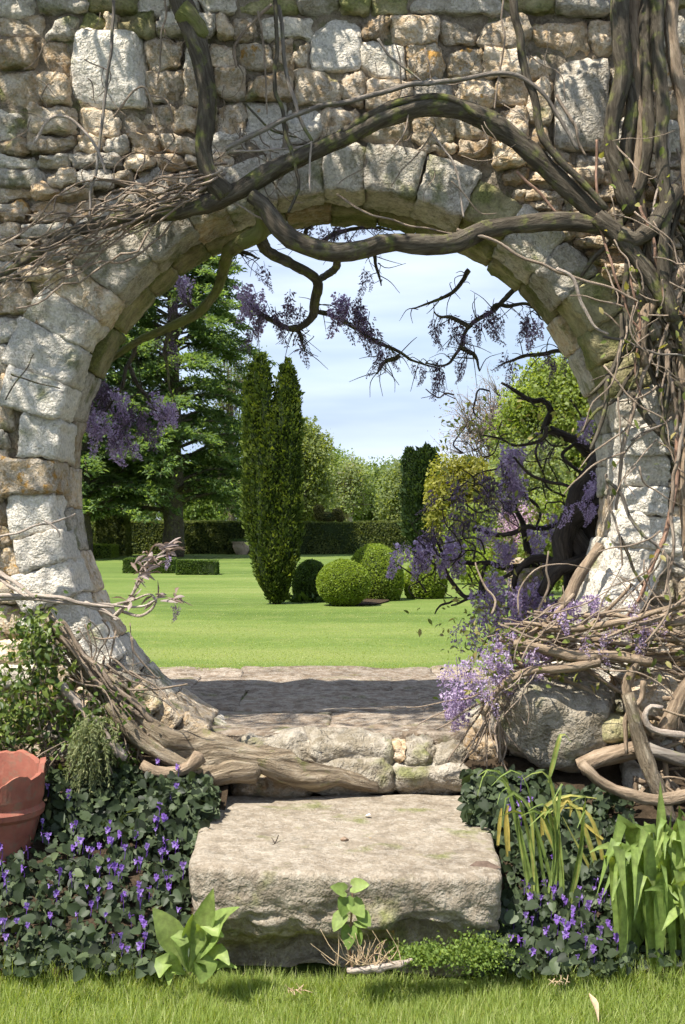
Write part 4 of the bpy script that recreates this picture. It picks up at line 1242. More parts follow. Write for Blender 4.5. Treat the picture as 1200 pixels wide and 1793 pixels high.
def leaf_skin(mb, P, N, size, rg=R, tilt=0.7, tmpl=LEAF4, w=0.6, rnd=None, hang=0.0):
    n = len(P)
    D = unit(rand_dirs(n, rg) * tilt + N * 0.55 + np.array([0, 0, 0.25 - hang]))
    X, Y_, Z = frame(D, N + rand_dirs(n, rg) * 0.7)
    s = size * rg.uniform(0.65, 1.3, n)
    scatter(mb, *tmpl, P, X, Y_, Z, np.column_stack([s, s * w, s]), np.clip(rg.normal(0.5, 0.25, n), 0, 1) if rnd is None else rnd)

def ball(name, px, base, half_w, top, n, leaf, mat, label, cat='shrub', group=None, dome=1.0):
    c = pos_lawn(px, base)
    Y = c[1]
    r = pxm(half_w, Y)
    zt = EYE - (top - HORIZON) * Y / FPX
    rz = (zt - c[2]) / 2 if dome == 1.0 else (zt - c[2]) * 0.62
    cz = zt - rz
    t = empty(name, c, label, cat, group)
    U, Q = rounded(10, 2.0)
    U = unit(U)
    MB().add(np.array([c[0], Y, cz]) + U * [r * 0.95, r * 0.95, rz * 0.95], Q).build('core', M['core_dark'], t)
    D = rand_dirs(n)
    D = D[(D[:, 2] * rz + cz > c[2] - 0.01)]
    bump = 1 + 0.026 * fbm(D * 4 + px, 5, 3) + (R.random(len(D)) < 0.02) * R.uniform(0, 0.07, len(D))
    P = np.array([c[0], Y, cz]) + D * np.array([r, r, rz]) * bump[:, None]
    mb = MB()
    leaf_skin(mb, P - D * leaf * 0.5, unit(D / [r, r, rz]), leaf)
    mb.build('foliage', M[mat], t, kind='stuff')
    return t
ball('clipped_ball', 602, 1060, 47, 980, 17000, 0.022, 'box', 'small bright green clipped ball in front of the bigger dome', dome=1.0)
ball('clipped_ball', 657, 1049, 50, 953, 18000, 0.024, 'box', 'large clipped green dome behind the small bright ball', dome=0.6)
ball('clipped_ball', 545, 1051, 33, 980, 10000, 0.024, 'box_dark', 'dark green clipped ball between the columnar yew and the small ball', dome=0.6)
ball('clipped_ball', 745, 1046, 38, 976, 9000, 0.032, 'box', 'loose green ball behind the drooping lilac blossom right of the dome', dome=0.6)

# columnar yews: several upright lobes, each a spindle of short sprays
def columnar(name, px, base, lobes, n, leaf, mat, label, group=None):
    c = pos_lawn(px, base)
    Y = c[1]
    t = empty(name, c, label, 'yew tree', group)
    tr, co, fo = MB(), MB(), MB()
    tube(tr, [c, c + [0, 0, 0.5 * Y / 15]], [0.05 * Y / 15, 0.03 * Y / 15], 8, 6, 0.2)
    tot = sum((b - a) * w for _, a, b, w, _ in lobes)
    for i, (lx, ltop, lbot, w, dy) in enumerate([(l[0], l[1], l[2], l[3], l[4]) for l in lobes]):
        z1 = EYE - (ltop - HORIZON) * Y / FPX
        z0 = EYE - (lbot - HORIZON) * Y / FPX
        x = (lx - 600) * Y / FPX
        rad = pxm(w, Y)
        bx = x * 0.25 + c[0] * 0.75
        m = int(n * (lbot - ltop) * w / abs(tot))
        u = R.uniform(0, 1, m)
        prof = lambda q: rad * np.clip(np.minimum((q + 0.03) * 3.2 + 0.42, (1.0 - q) * 8.0 + 0.12), 0, 1)
        a = R.uniform(0, 2 * pi, m)
        def axis(q):
            s = np.clip(q * 3.2, 0, 1)
            return np.column_stack([bx * (1 - s) + x * s, np.full(len(q), Y) + pxm(dy, Y) * np.clip(q * 3 + 0.2, 0, 1), z0 + (z1 - z0) * q])
        A = axis(u)
        out = np.column_stack([np.cos(a), np.sin(a), np.zeros(m)])
        lump = 1 + 0.42 * fbm(np.column_stack([np.cos(a) * 1.6, np.sin(a) * 1.6, u * (z1 - z0) / rad * 0.55]) + i * 9, 21 + i, 3)
        rr = prof(u) * lump
        P = A + out * (rr * R.uniform(0.82, 1.06, m))[:, None]
        D = unit(out * 0.8 + np.array([0, 0, 0.75]) + rand_dirs(m) * 0.55)
        X, Y_, Z = frame(D, out + rand_dirs(m) * 0.5)
        s = leaf * R.uniform(0.6, 1.4, m) * np.where(R.random(m) < 0.06, 1.9, 1.0)
        scatter(fo, *LEAF4, P, X, Y_, Z, np.column_stack([s, s * 0.5, s]), np.clip(R.normal(0.0, 0.18, m) + 0.42 + 0.9 * (lump - 1), 0, 1))
        q = np.linspace(0, 1, 14)
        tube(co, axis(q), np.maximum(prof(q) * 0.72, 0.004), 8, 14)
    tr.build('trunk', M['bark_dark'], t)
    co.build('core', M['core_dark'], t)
    fo.build('crown', M[mat], t, kind='stuff')
columnar('columnar_yew', 484, 1056, [(450, 626, 1040, 18, 0), (460, 620, 1044, 13, -6), (440, 640, 1036, 12, 0), (466, 645, 1045, 15, -12), (496, 640, 1050, 13, -4), (504, 628, 1050, 12, 0), (511, 645, 1050, 12, -4), (500, 650, 1050, 18, -4), (513, 655, 1052, 13, 4), (440, 655, 1030, 12, -4), (478, 720, 1055, 15, -18), (495, 690, 1056, 16, -16),
                                     (460, 760, 1050, 18, -16), (515, 690, 1050, 11, -6), (446, 700, 1035, 13, -10), (505, 700, 1055, 14, -16), (484, 700, 1050, 22, 14)], 60000, 0.04, 'yew',
         'tall twin topped columnar yew standing on the lawn left of the clipped balls')
columnar('columnar_yew', 740, 976, [(717, 785, 962, 10, 0), (727, 796, 962, 12, -6), (737, 788, 964, 12, -7), (748, 780, 964, 12, -5), (757, 786, 962, 11, 2), (764, 830, 958, 10, 0), (740, 815, 964, 16, 4), (728, 840, 966, 15, -9), (750, 840, 966, 15, -9), (718, 850, 960, 11, -3)],
         34000, 0.09, 'yew_dark', 'darker distant columnar yew in front of the hedge right of the dome')

# clipped hedges: boxes skinned with leaves
def hedge(name, x0, x1, y0, y1, z1, n, leaf, mat, label, cat='hedge', amp=0.03, z0=LAWN_Z - 0.03, sides='ftlr', batter=0.0, taper=0.0):
    t = empty(name, ((x0 + x1) / 2, (y0 + y1) / 2, z0), label, cat)
    cx, cy, hx, hy, h = (x0 + x1) / 2, (y0 + y1) / 2, (x1 - x0) / 2, (y1 - y0) / 2, z1 - z0
    U, Q = cube_grid(6)
    f = lambda U: np.column_stack([cx + U[:, 0] * hx * (1 - taper * (U[:, 2] + 1) / 2), cy + U[:, 1] * hy * (1 - taper * (U[:, 2] + 1) / 2), z0 + (U[:, 2] + 1) / 2 * h])
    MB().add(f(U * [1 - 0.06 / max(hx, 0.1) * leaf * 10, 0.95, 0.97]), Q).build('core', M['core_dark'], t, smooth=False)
    areas = np.array([2 * hx * h, 4 * hx * hy, 2 * hy * h, 2 * hy * h, 2 * hx * h * 0.4])
    cnt = (n * areas / areas.sum()).astype(int)
    mb = MB()
    for k_, (nn, ax, sg) in enumerate(((cnt[0], 1, -1), (cnt[1], 2, 1), (cnt[2], 0, -1), (cnt[3], 0, 1), (cnt[4], 1, 1))):
        U = R.uniform(-1, 1, (nn, 3))
        U[:, ax] = sg
        N = np.zeros((nn, 3))
        N[:, ax] = sg
        P = f(U)
        P = P + N * (amp * fbm(P * 1.3, 77, 3))[:, None] + np.array([0, 0, 1]) * (amp * 0.5 * fbm(P * 0.7, 78, 2))[:, None] * (U[:, 2:3] > 0.9)
        leaf_skin(mb, P - N * leaf * 0.3, N, leaf)
    mb.build('foliage', M[mat], t, kind='stuff')
H0 = pos_lawn(600, 970)[1]
zt = EYE - (914.5 - HORIZON) * H0 / FPX
hedge('yew_hedge', (-60 - 600) * H0 / FPX, (1150 - 600) * H0 / FPX, H0, H0 + 1.0, zt, 66000, 0.08, 'hedge', 'long dark clipped hedge closing the far side of the lawn', amp=0.05)
c = pos_lawn(190, 973)
hedge('clipped_block', (163 - 600) * c[1] / FPX, (222 - 600) * c[1] / FPX, c[1], c[1] + 1.1, EYE - (898 - HORIZON) * c[1] / FPX, 12000, 0.07, 'hedge', 'tall dark tapered clipped yew block at the left end of the hedge', 'topiary', taper=0.16)
c = pos_lawn(172, 977)
hedge('box_hedge', (100 - 600) * c[1] / FPX, (196 - 600) * c[1] / FPX, c[1], c[1] + 1.2, EYE - (955 - HORIZON) * c[1] / FPX, 9000, 0.05, 'box', 'low bright green box hedge at the left edge of the lawn', taper=0.02)
c = pos_lawn(257, 1003)
hedge('box_hedge', (215 - 600) * c[1] / FPX, (303 - 600) * c[1] / FPX, c[1], c[1] + 0.6, EYE - (979 - HORIZON) * c[1] / FPX, 9000, 0.035, 'box_dark', 'low dark box hedge on the lawn, the longer left piece', taper=0.04)
c = pos_lawn(345, 1006)
hedge('box_hedge', (309 - 600) * c[1] / FPX, (379 - 600) * c[1] / FPX, c[1], c[1] + 0.6, EYE - (983 - HORIZON) * c[1] / FPX, 8000, 0.035, 'box_dark', 'low dark box hedge on the lawn, the shorter right piece', taper=0.04)

def lathe(mb, prof, seg, centre, rnd=0.5):
    a = np.linspace(0, 2 * pi, seg, endpoint=False)
    prof = np.asarray(prof, float)
    V = np.stack([np.outer(prof[:, 0], np.cos(a)), np.outer(prof[:, 0], np.sin(a)), np.repeat(prof[:, 1:2], seg, 1)], -1) + np.asarray(centre)
    ix = np.arange(len(prof) * seg).reshape(len(prof), seg)
    A, B = ix[:-1], ix[1:]
    mb.add(V.reshape(-1, 3), np.stack([A, np.roll(A, -1, 1), np.roll(B, -1, 1), B], -1).reshape(-1, 4), None, rnd)
    return V

# stone planter by the hedge
c = pos_lawn(425, 970) + [0, -0.4, 0]
t = empty('planter', c, 'pale round stone planter with a flared rim in front of the hedge', 'planter')
u = MB()
lathe(u, [(0.01, 0), (0.2, 0), (0.2, 0.06), (0.24, 0.1), (0.31, 0.26), (0.32, 0.34), (0.30, 0.38), (0.36, 0.42), (0.37, 0.46), (0.33, 0.46), (0.30, 0.42), (0.01, 0.40)], 24, c)
u.build('bowl', M['urn'], t)
m = MB()
P = c + np.column_stack([R.normal(0, 0.15, 900), R.normal(0, 0.15, 900), R.uniform(0.42, 0.52, 900)])
leaf_skin(m, P, np.tile([0, 0, 1.0], (900, 1)), 0.06)
m.build('planting', M['box_dark'], t, kind='stuff')

# bird shaped topiary on top of the hedge
Yb = H0 + 0.5
t = empty('bird_topiary', at(576, 914, Yb), 'brown clipped bird shaped topiary sitting on the hedge', 'topiary')
lobes = [((574, 905), 20, 8), ((560, 902), 10, 9), ((559, 892), 8.5, 7.5), ((553, 893), 3.5, 2.2), ((591, 898), 9, 7.5), ((596, 907), 7, 7)]
co, fo = MB(), MB()
for (x, y_), a, b in lobes:
    cc = at(x, y_, Yb)
    U, Q = rounded(6, 2)
    U = unit(U)
    s = np.array([pxm(a, Yb), pxm(b, Yb), pxm(b, Yb)])
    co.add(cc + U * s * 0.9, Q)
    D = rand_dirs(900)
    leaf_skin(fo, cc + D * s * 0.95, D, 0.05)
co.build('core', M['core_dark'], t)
fo.build('foliage', M['topiary'], t, kind='stuff')

# ------------------------------------------------------------------ trees
def tree(name, X, Y, H, crown, nclump, per, leaf, mat, label, trunk_r=0.16, bark='bark_grey', z0=LAWN_Z - 0.05, fork=0.35, clump=0.55, group=None, tmpl=LEAF4, shell=0.6, twigs=0, wl=0.7):
    """crown = (centre height, half width, half height, half depth)"""
    b = np.array([X, Y, z0])
    t = empty(name, b, label, 'tree', group)
    tr, lf = MB(), MB()
    ch, rx, rz, ry = crown
    top = b + [R.normal() * 0.15, 0, H * 0.8]
    tube(tr, [b, b + [R.normal() * 0.1, 0, H * fork], top], [trunk_r, trunk_r * 0.7, trunk_r * 0.15], 9, 14, 0.15, 0.06, int(abs(X) * 10))
    D = rand_dirs(nclump)
    rr = R.uniform(shell, 1.0, nclump) ** 0.6
    C = b + [0, 0, ch] + D * rr[:, None] * [rx, ry, rz]
    low = C[:, 2] < z0 + 0.3
    C[low, 2] = z0 + 0.3 + R.uniform(0, 0.6, low.sum())
    for i in range(nclump):
        s0 = b + (top - b) * R.uniform(fork * 0.8, 0.95)
        if C[i, 2] < s0[2] - 0.3:
            s0 = b + (top - b) * max(0.12, fork * R.uniform(0.5, 1.0))
        mid = (s0 + C[i]) / 2 + R.normal(size=3) * 0.12 * rx + [0, 0, 0.06 * rz]
        L_ = trunk_r * R.uniform(0.16, 0.34)
        tube(tr, [s0, mid, C[i]], [L_, L_ * 0.6, L_ * 0.2], 5, 8, seed=i)
        for q in range(twigs):
            e = C[i] + rand_dirs(1)[0] * clump * R.uniform(0.6, 1.5) + [0, 0, 0.2 * clump]
            tube(tr, [mid * 0.4 + C[i] * 0.6, (C[i] + e) / 2 + R.normal(size=3) * clump * 0.1, e], [L_ * 0.3, L_ * 0.2, L_ * 0.08], 3, 5, seed=q)
    n = nclump * per
    idx = np.repeat(np.arange(nclump), per)
    sz = clump * R.uniform(0.6, 1.35, nclump)
    P = C[idx] + np.clip(R.normal(size=(n, 3)), -1.7, 1.7) * sz[idx][:, None] * [0.6, 0.6, 0.4]
    ok = P[:, 2] > z0 + 0.05
    P = P[ok]
    cl = np.clip(R.uniform(0.15, 0.75, nclump)[idx][ok] + R.normal(0, 0.16, len(P)), 0, 1)
    X_, Y_, Z = frame(rand_dirs(len(P)) + [0, 0, -0.2], rand_dirs(len(P)) + [-0.3, -0.2, 0.9])
    s = leaf * R.uniform(0.6, 1.4, len(P))
    scatter(lf, *tmpl, P, X_, Y_, Z, np.column_stack([s, s * wl, s]), cl)
    tr.build('trunk', M[bark], t)
    lf.build('crown', M[mat], t, kind='stuff')
    return t
def tree_px(name, px, Y, top, half_w, label, nclump, per, leaf, mat, cb=0.28, **kw):
    H = EYE - (top - HORIZON) * Y / FPX - LAWN_Z
    rx = pxm(half_w, Y)
    rz = H * (1 - cb) / 2
    return tree(name, (px - 600) * Y / FPX, Y, H, (H - rz, rx, rz, min(rx, 4.5)), nclump, per, leaf, mat, label, **kw)
G = 'trees beyond the hedge'
tree_px('broadleaf_tree', 508, 66, 726, 62, 'tall olive green tree directly behind the columnar yew', 150, 210, 0.16, 'tree_olive', 0.02, clump=0.8, trunk_r=0.3, group=G)
tree_px('broadleaf_tree', 575, 84, 792, 42, 'fresh green tree behind the hedge between the yew and the pale trunked tree', 80, 190, 0.2, 'tree_mid', 0.04, clump=1.0, trunk_r=0.25, group=G)
tree_px('broadleaf_tree', 614, 78, 803, 34, 'thin crowned tree with a pale branching trunk above the bird topiary', 44, 130, 0.17, 'tree_pale', 0.34, clump=0.75, trunk_r=0.3, bark='bark_pale', group=G, twigs=2)
tree_px('broadleaf_tree', 665, 88, 811, 48, 'round green tree behind the hedge in the middle of the view', 90, 200, 0.2, 'tree_mid', 0.05, clump=1.0, trunk_r=0.25, group=G)
tree_px('broadleaf_tree', 707, 82, 812, 34, 'pale green tree behind the hedge left of the distant columnar yew', 70, 180, 0.2, 'tree_pale', 0.05, clump=0.9, trunk_r=0.25, group=G)
tree_px('broadleaf_tree', 640, 96, 826, 60, 'lower hazy green tree filling the gap behind the bird topiary', 80, 170, 0.22, 'tree_pale', 0.02, clump=1.1, trunk_r=0.2, group=G)
tree_px('broadleaf_tree', 775, 70, 838, 40, 'green tree showing between the distant columnar yew and the golden bush', 70, 180, 0.18, 'tree_mid', 0.03, clump=0.8, trunk_r=0.2, group=G)
tree_px('broadleaf_tree', 372, 72, 800, 60, 'green tree seen low between the cedar trunk and the columnar yew', 90, 190, 0.19, 'tree_mid', 0.03, clump=0.9, trunk_r=0.22, group=G)
tree_px('broadleaf_tree', 205, 74, 760, 95, 'pale green tree half hidden behind the cedar at the far left', 120, 170, 0.2, 'tree_pale', 0.03, clump=1.1, trunk_r=0.25, group=G)
tree_px('broadleaf_tree', 404, 50, 560, 52, 'thin twiggy larch with sparse fresh leaves between the cedar and the yew', 90, 90, 0.07, 'tree_mid', 0.12, clump=0.55, trunk_r=0.16, bark='bark_dark', twigs=5, shell=0.2, group=G)
# right hand side
tree_px('maple_tree', 995, 26, 630, 108, 'bright lime green maple on the right behind the wisteria', 190, 240, 0.085, 'maple', 0.2, clump=0.4, trunk_r=0.1, bark='bark_grey')
tree_px('broadleaf_tree', 930, 22, 770, 60, 'airy yellowish green small tree below the bare budding tree', 130, 170, 0.06, 'tree_pale', 0.10, clump=0.3, trunk_r=0.05, twigs=3)
tree_px('bare_tree', 872, 48, 655, 88, 'leafless tree with brownish buds rising behind the golden bush', 120, 60, 0.06, 'bud', 0.12, clump=0.75, trunk_r=0.16, bark='bark_grey', twigs=9, shell=0.15)
tree_px('golden_bush', 815, 30, 798, 56, 'golden green bush right of the distant columnar yew', 80, 250, 0.085, 'gold', 0.05, clump=0.36, trunk_r=0.08)
tree_px('green_bush', 835, 20, 880, 50, 'fresh green bush below the golden bush', 60, 220, 0.05, 'maple', 0.02, clump=0.2, trunk_r=0.04)
tree_px('blossom_bush', 925, 17, 865, 55, 'pale pink flowering bush behind the lilac blossom', 60, 200, 0.032, 'pink', 0.03, clump=0.17, trunk_r=0.03, twigs=3)
tree_px('green_bush', 990, 15, 850, 70, 'loose green bush behind the dark wisteria trunk', 80, 180, 0.04, 'maple', 0.02, clump=0.2, trunk_r=0.03, twigs=2)
tree_px('green_bush', 845, 16, 985, 40, 'low leafy bush at the lawn edge beneath the lilac blossom', 40, 200, 0.03, 'box', 0.0, clump=0.13, trunk_r=0.02)

# ------------------------------------------------------------------ cedars
def cedar(px, base, top, half_w, label, n_tier, dens=1.0, z_first=0.9, lean=0.0):
    c = pos_lawn(px, base)
    Y = c[1]
    H = EYE - (top - HORIZON) * Y / FPX - LAWN_Z
    rx = pxm(half_w, Y)
    t = empty('cedar_tree', c, label, 'tree', 'cedars left of the lawn')
    tr, lf = MB(), MB()
    tube(tr, [c, c + [0.05, 0, H * 0.3], c + [lean, 0, H]], [0.34, 0.24, 0.03], 12, 24, 0.2, 0.1, 3)
    Cs, Ds, Sg = [], [], []
    for k_ in range(n_tier):
        f = k_ / (n_tier - 1)
        z = z_first + (H - z_first - 0.2) * f
        nb = 6 if f < 0.8 else 4
        for j in range(nb):
            az = R.uniform(0, 2 * pi)
            L = rx * (1 - f) ** 0.5 * R.uniform(0.62, 1.12) + 0.25
            d = np.array([cos(az), sin(az), 0])
            s0 = c + [lean * f, 0, z]
            rise = R.uniform(0.02, 0.22) * L
            pts = [s0, s0 + d * L * 0.4 + [0, 0, rise], s0 + d * L * 0.75 + [0, 0, rise * 1.1 - 0.04 * L], s0 + d * L + [0, 0, rise * 0.8 - 0.15 * L]]
            S = tube(tr, pts, [0.06 * (1 - f) + 0.015, 0.04 * (1 - f) + 0.01, 0.015, 0.004], 5, 14, 0, 0, j)
            m = int(26 * L * dens) + 8
            q = R.uniform(0.16, 1, m) ** 0.8
            B = S[np.clip((q * 13).astype(int), 0, 13)]
            sa = np.where(R.random(m) < 0.5, -1, 1) * R.uniform(0.5, 1.2, m)
            dd = np.column_stack([np.cos(az + sa), np.sin(az + sa), R.normal(-0.08, 0.12, m)])
            ll = L * 0.34 * R.uniform(0.3, 1, m) * (1.15 - 0.7 * q)
            for w in np.linspace(0.1, 1.0, 7):
                Cs.append(B + dd * (ll * w)[:, None] + R.normal(size=(m, 3)) * [0.05, 0.05, 0.035] + np.array([0, 0, -1]) * (0.12 * ll * w * w)[:, None])
                Ds.append(dd)
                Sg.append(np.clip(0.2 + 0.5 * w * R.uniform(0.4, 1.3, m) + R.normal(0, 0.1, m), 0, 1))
    C, D, G_ = np.vstack(Cs), np.vstack(Ds), np.concatenate(Sg)
    n = len(C)
    X, Y_, Z = frame(D + rand_dirs(n) * 0.7, np.array([-0.1, -0.25, 1.0]) + rand_dirs(n) * 0.9)
    s = 0.15 * R.uniform(0.6, 1.4, n)
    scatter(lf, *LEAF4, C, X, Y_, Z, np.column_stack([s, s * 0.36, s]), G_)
    tr.build('trunk', M['bark_dark'], t)
    lf.build('crown', M['cedar'], t, kind='stuff')
cedar(302, 975, 250, 185, 'great dark cedar with layered drooping branches left of the yew', 42, 0.85, 1.45)
cedar(140, 978, 420, 150, 'second cedar partly hidden behind the left side of the gate', 30, 0.75, 1.3)

# little plants in beds by the lawn
def tuft(name, px, py, Y0, n, spread, leaf, mat, label, h=0.2, hw=(1, 1)):
    c = pos_lawn(px, py) if Y0 is None else at(px, py, Y0)
    t = MB()
    P = c + np.column_stack([R.normal(0, spread * hw[0], n), R.normal(0, spread * hw[1], n), np.abs(R.normal(0, h, n))])
    D = unit(np.column_stack([R.normal(0, 0.7, n), R.normal(0, 0.7, n), R.uniform(0.2, 1, n)]))
    X, Y_, Z = frame(D, rand_dirs(n) + [0, -0.3, 0.8])
    s = leaf * R.uniform(0.6, 1.4, n)
    scatter(t, *LEAF4, P, X, Y_, Z, np.column_stack([s, s * 0.45, s]), R.uniform(0, 1, n))
    return t.build(name, M[mat], label=label, category='plant')
tuft('flower_clump', 705, 985, None, 700, 0.22, 0.06, 'tree_pale', 'small pale flowering clump on the lawn right of the dome', 0.14)
tuft('leafy_clump', 538, 1052, None, 260, 0.10, 0.10, 'box_dark', 'tuft of upright leaves at the foot of the dark ball', 0.02)
block((902, 960, 985, 1070), 6.9, 7.2, M['stone_tan'], 'rubble_stone', None, 10, 4, 0.02, 8, 0.2, 0.5, label='yellowish upright stone behind the wisteria branch right of the lawn', category='stone')
bedg = MB()
for (x0_, x1_, ya, yb) in ((560, 680, 1062, 1046),):
    a_, b_ = pos_lawn(x0_, ya), pos_lawn(x1_, ya)
    c_, d_ = pos_lawn(x1_, yb), pos_lawn(x0_, yb)
th_ = np.linspace(0, 2 * pi, 28, endpoint=False)
cc = (a_ + c_) / 2
V = np.column_stack([cc[0] + (b_[0] - a_[0]) / 2 * np.cos(th_) * (1 + 0.12 * np.sin(3 * th_)), cc[1] + 0.8 * np.sin(th_), np.full(28, LAWN_Z + 0.012)])
V = np.vstack([V, [cc[0], cc[1], LAWN_Z + 0.03]])
bedg.add(V, None, [[28, i, (i + 1) % 28] for i in range(28)])
bedg.build('planting_bed', M['soil'], kind='structure')

# ------------------------------------------------------------------ foreground: grass and plants
BLADE = (np.array([[-.5, 0, 0], [.5, 0, 0], [.32, .10, .5], [-.32, .10, .5], [0, .34, 1.0]]), np.array([[0, 1, 2, 3]]), np.array([[3, 2, 4]]))
def blades(mb, P, hgt, wid, lean=0.35):
    n = len(P)
    a = R.uniform(0, 2 * pi, n)
    X = np.column_stack([np.cos(a), np.sin(a), np.zeros(n)])
    Y_ = np.column_stack([-np.sin(a), np.cos(a), np.zeros(n)])
    Z = unit(np.column_stack([R.normal(0, lean, n), R.normal(0, lean, n), np.ones(n)]))
    h = hgt * R.uniform(0.5, 1.35, n)
    scatter(mb, *BLADE, P, X, Y_, Z, np.column_stack([np.full(n, wid) * R.uniform(0.7, 1.4, n), h * R.uniform(0.3, 1.1, n), h]), np.clip(R.normal(0.4, 0.22, n) + (R.random(n) < 0.05) * 0.5, 0, 1))
g = MB()
n = 56000
X = R.uniform(-1.5, 1.5, n)
Y = 3.45 + np.where(np.abs(X) < 0.47, 0.60, 0.78) * R.random(n) + 0.04 * fbm(np.column_stack([X * 4, X * 0, X * 0]), 9, 2)
blades(g, np.column_stack([X, Y, zf_front(X, Y)]), 0.052 * (1 + 0.35 * fbm(np.column_stack([X * 6, Y * 6, X * 0]), 12, 2)), 0.0032)
n = 5000
X = R.uniform(-1.5, 1.5, n)
Y = np.where(np.abs(X) < 0.5, 3.98, 4.02) + np.where(np.abs(X) < 0.5, 0.03, 0.12) * R.random(n)
blades(g, np.column_stack([X, Y, zf_front(X, Y)]), np.where(np.abs(X) < 0.5, 0.05, 0.10), 0.0036, 0.3)
n = 12000
X = R.uniform(-5, 5, n)
Y = R.uniform(0.5, 3.5, n)
blades(g, np.column_stack([X, Y, zf_front(X, Y)]), 0.05, 0.005)
g.build('grass', M['grass'], label='short green grass in front of the step', category='grass', kind='stuff', smooth=False)
g = MB()
n = 42000
Y = 7.80 + 6.0 * R.random(n) ** 1.8
X = R.uniform(-0.34, 0.34, n) * Y
Y = Y + 0.03 * fbm(np.column_stack([X * 5, X * 0, X * 0]), 9, 3)
blades(g, np.column_stack([X, Y, zf_lawn(X, Y)]), 0.013, 0.004, 0.6)
for x in np.linspace(-1.4, 1.4, 46):                      # tufts creeping over the flagstone edge
    m_ = R.integers(5, 60)
    blades(g, np.column_stack([x + R.normal(0, 0.05, m_), 7.80 + R.normal(0, 0.03, m_), np.full(m_, LAWN_Z)]), 0.03, 0.005, 0.5)
g.build('lawn_grass', M['grass'], label='mown grass blades at the near edge of the far lawn', category='grass', kind='stuff', smooth=False)

# violets: heart shaped leaves on a bank, each flower a part
def violet_mesh(name, seed_):
    rg = np.random.default_rng(seed_)
    mb = MB()
    tube(mb, [[0, 0, -0.05], [0.004, 0, -0.02], [0, -0.004, 0]], [0.0013, 0.0013, 0.0012], 4, 6, rnd=0.0)
    for a, L, w in ((90, 0.016, 0.012), (140, 0.016, 0.012), (200, 0.013, 0.010), (-20, 0.013, 0.010), (270, 0.018, 0.014), (40, 0.015, 0.012)):
        a = radians(a + rg.normal() * 10)
        d = np.array([cos(a), -0.35 + rg.normal() * 0.15, sin(a)])
        X, Y_, Z = frame(d[None], np.array([[0, -1.0, 0.2]]))
        scatter(mb, *OVAL, np.array([[0, -0.004, 0]]), X, Y_, Z, np.array([[L, w, L]]), np.array([rg.uniform(0.2, 0.9)]))
    X, Y_, Z = frame(np.array([[0, 1.0, 0.3]]), np.array([[0, 0, 1.0]]))
    scatter(mb, *OVAL, np.array([[0, 0, 0]]), X, Y_, Z, np.array([[0.014, 0.008, 0.01]]), np.array([0.1]))
    return mb.mesh(name, M['petal'], False)
VIO = [violet_mesh('flower', i) for i in range(4)]
def violet_bed(label, boxes, n, flowers, base):
    t = empty('violet_patch', base, label, 'violets')
    lf, stm = MB(), MB()
    P, Nn = [], []
    while len(P) < n:
        b = boxes[R.integers(len(boxes))]
        x, y_ = R.uniform(b[0], b[1]), R.uniform(b[2], b[3])
        q = (y_ - b[2]) / max(b[3] - b[2], 1)
        f = (y_ - 1330) / (1700 - 1330)
        Yv = 5.02 - 0.98 * np.clip(f, 0, 1) ** 0.9 + R.normal() * 0.05
        P.append(at(x, y_, Yv))
    P = np.array(P)
    D = unit(np.column_stack([R.normal(0, 0.8, n), R.normal(-0.3, 0.35, n), R.normal(-0.55, 0.7, n)]))
    X, Y_, Z = frame(D, np.array([-0.15, -0.75, 0.55]) + rand_dirs(n) * 0.75)
    s = 0.014 + 0.034 * R.random(n) ** 1.3
    scatter(lf, *HEART, P, X, Y_, Z, np.column_stack([s, s * 0.95, s]), np.clip(R.normal(0.42, 0.26, n), 0, 1))
    for p in P[:: 7]:
        tube(stm, [p + [R.normal() * 0.02, 0.05, -0.09], p + [0, 0.015, -0.03], p], [0.0015, 0.0014, 0.001], 3, 5)
    lf.build('foliage', M['leaf_violet'], t, kind='stuff')
    stm.build('leaf_stalks', M['leaf_shrub'], t, kind='stuff')
    for (x, y_, s) in flowers:
        f = np.clip((y_ - 1330) / 370, 0, 1)
        p = at(x, y_, 4.92 - 0.98 * f ** 0.9)
        a = R.normal() * 0.7
        place(VIO[R.integers(4)], 'flower', t, p, (cos(a), sin(a), 0), (-sin(a), cos(a), 0), (0, 0, 1), s)
FL = [(7, 1450), (20, 1458), (3, 1482), (4, 1510), (42, 1520), (12, 1545), (84, 1375), (119, 1385), (120, 1395), (165, 1353), (128, 1445), (132, 1440), (84, 1462), (140, 1468), (190, 1452), (174, 1520), (103, 1525), (98, 1563), (195, 1470), (218, 1482), (238, 1460), (212, 1460),
      (290, 1472), (308, 1474), (281, 1490), (245, 1505), (240, 1508), (213, 1518), (200, 1516), (275, 1535), (261, 1556), (246, 1560), (246, 1570), (217, 1570), (320, 1513), (277, 1332), (312, 1342), (308, 1375), (300, 1395), (288, 1435), (289, 1430), (278, 1410), (210, 1636), (247, 1655), (254, 1616), (3, 1610), (258, 1480), (145, 1470), (175, 1480)]
violet_bed('large patch of purple violets with dark leaves left of the step', [(-60, 335, 1440, 1695), (60, 345, 1345, 1460), (-60, 335, 1500, 1700), (270, 365, 1360, 1480), (340, 372, 1375, 1420), (-200, -20, 1440, 1690)], 6600, [(x, y_, R.uniform(0.75, 1.15)) for x, y_ in FL] + [(R.uniform(-20, 320), R.uniform(1430, 1670), R.uniform(0.55, 0.95)) for _ in range(60)], at(150, 1700, 4.15))
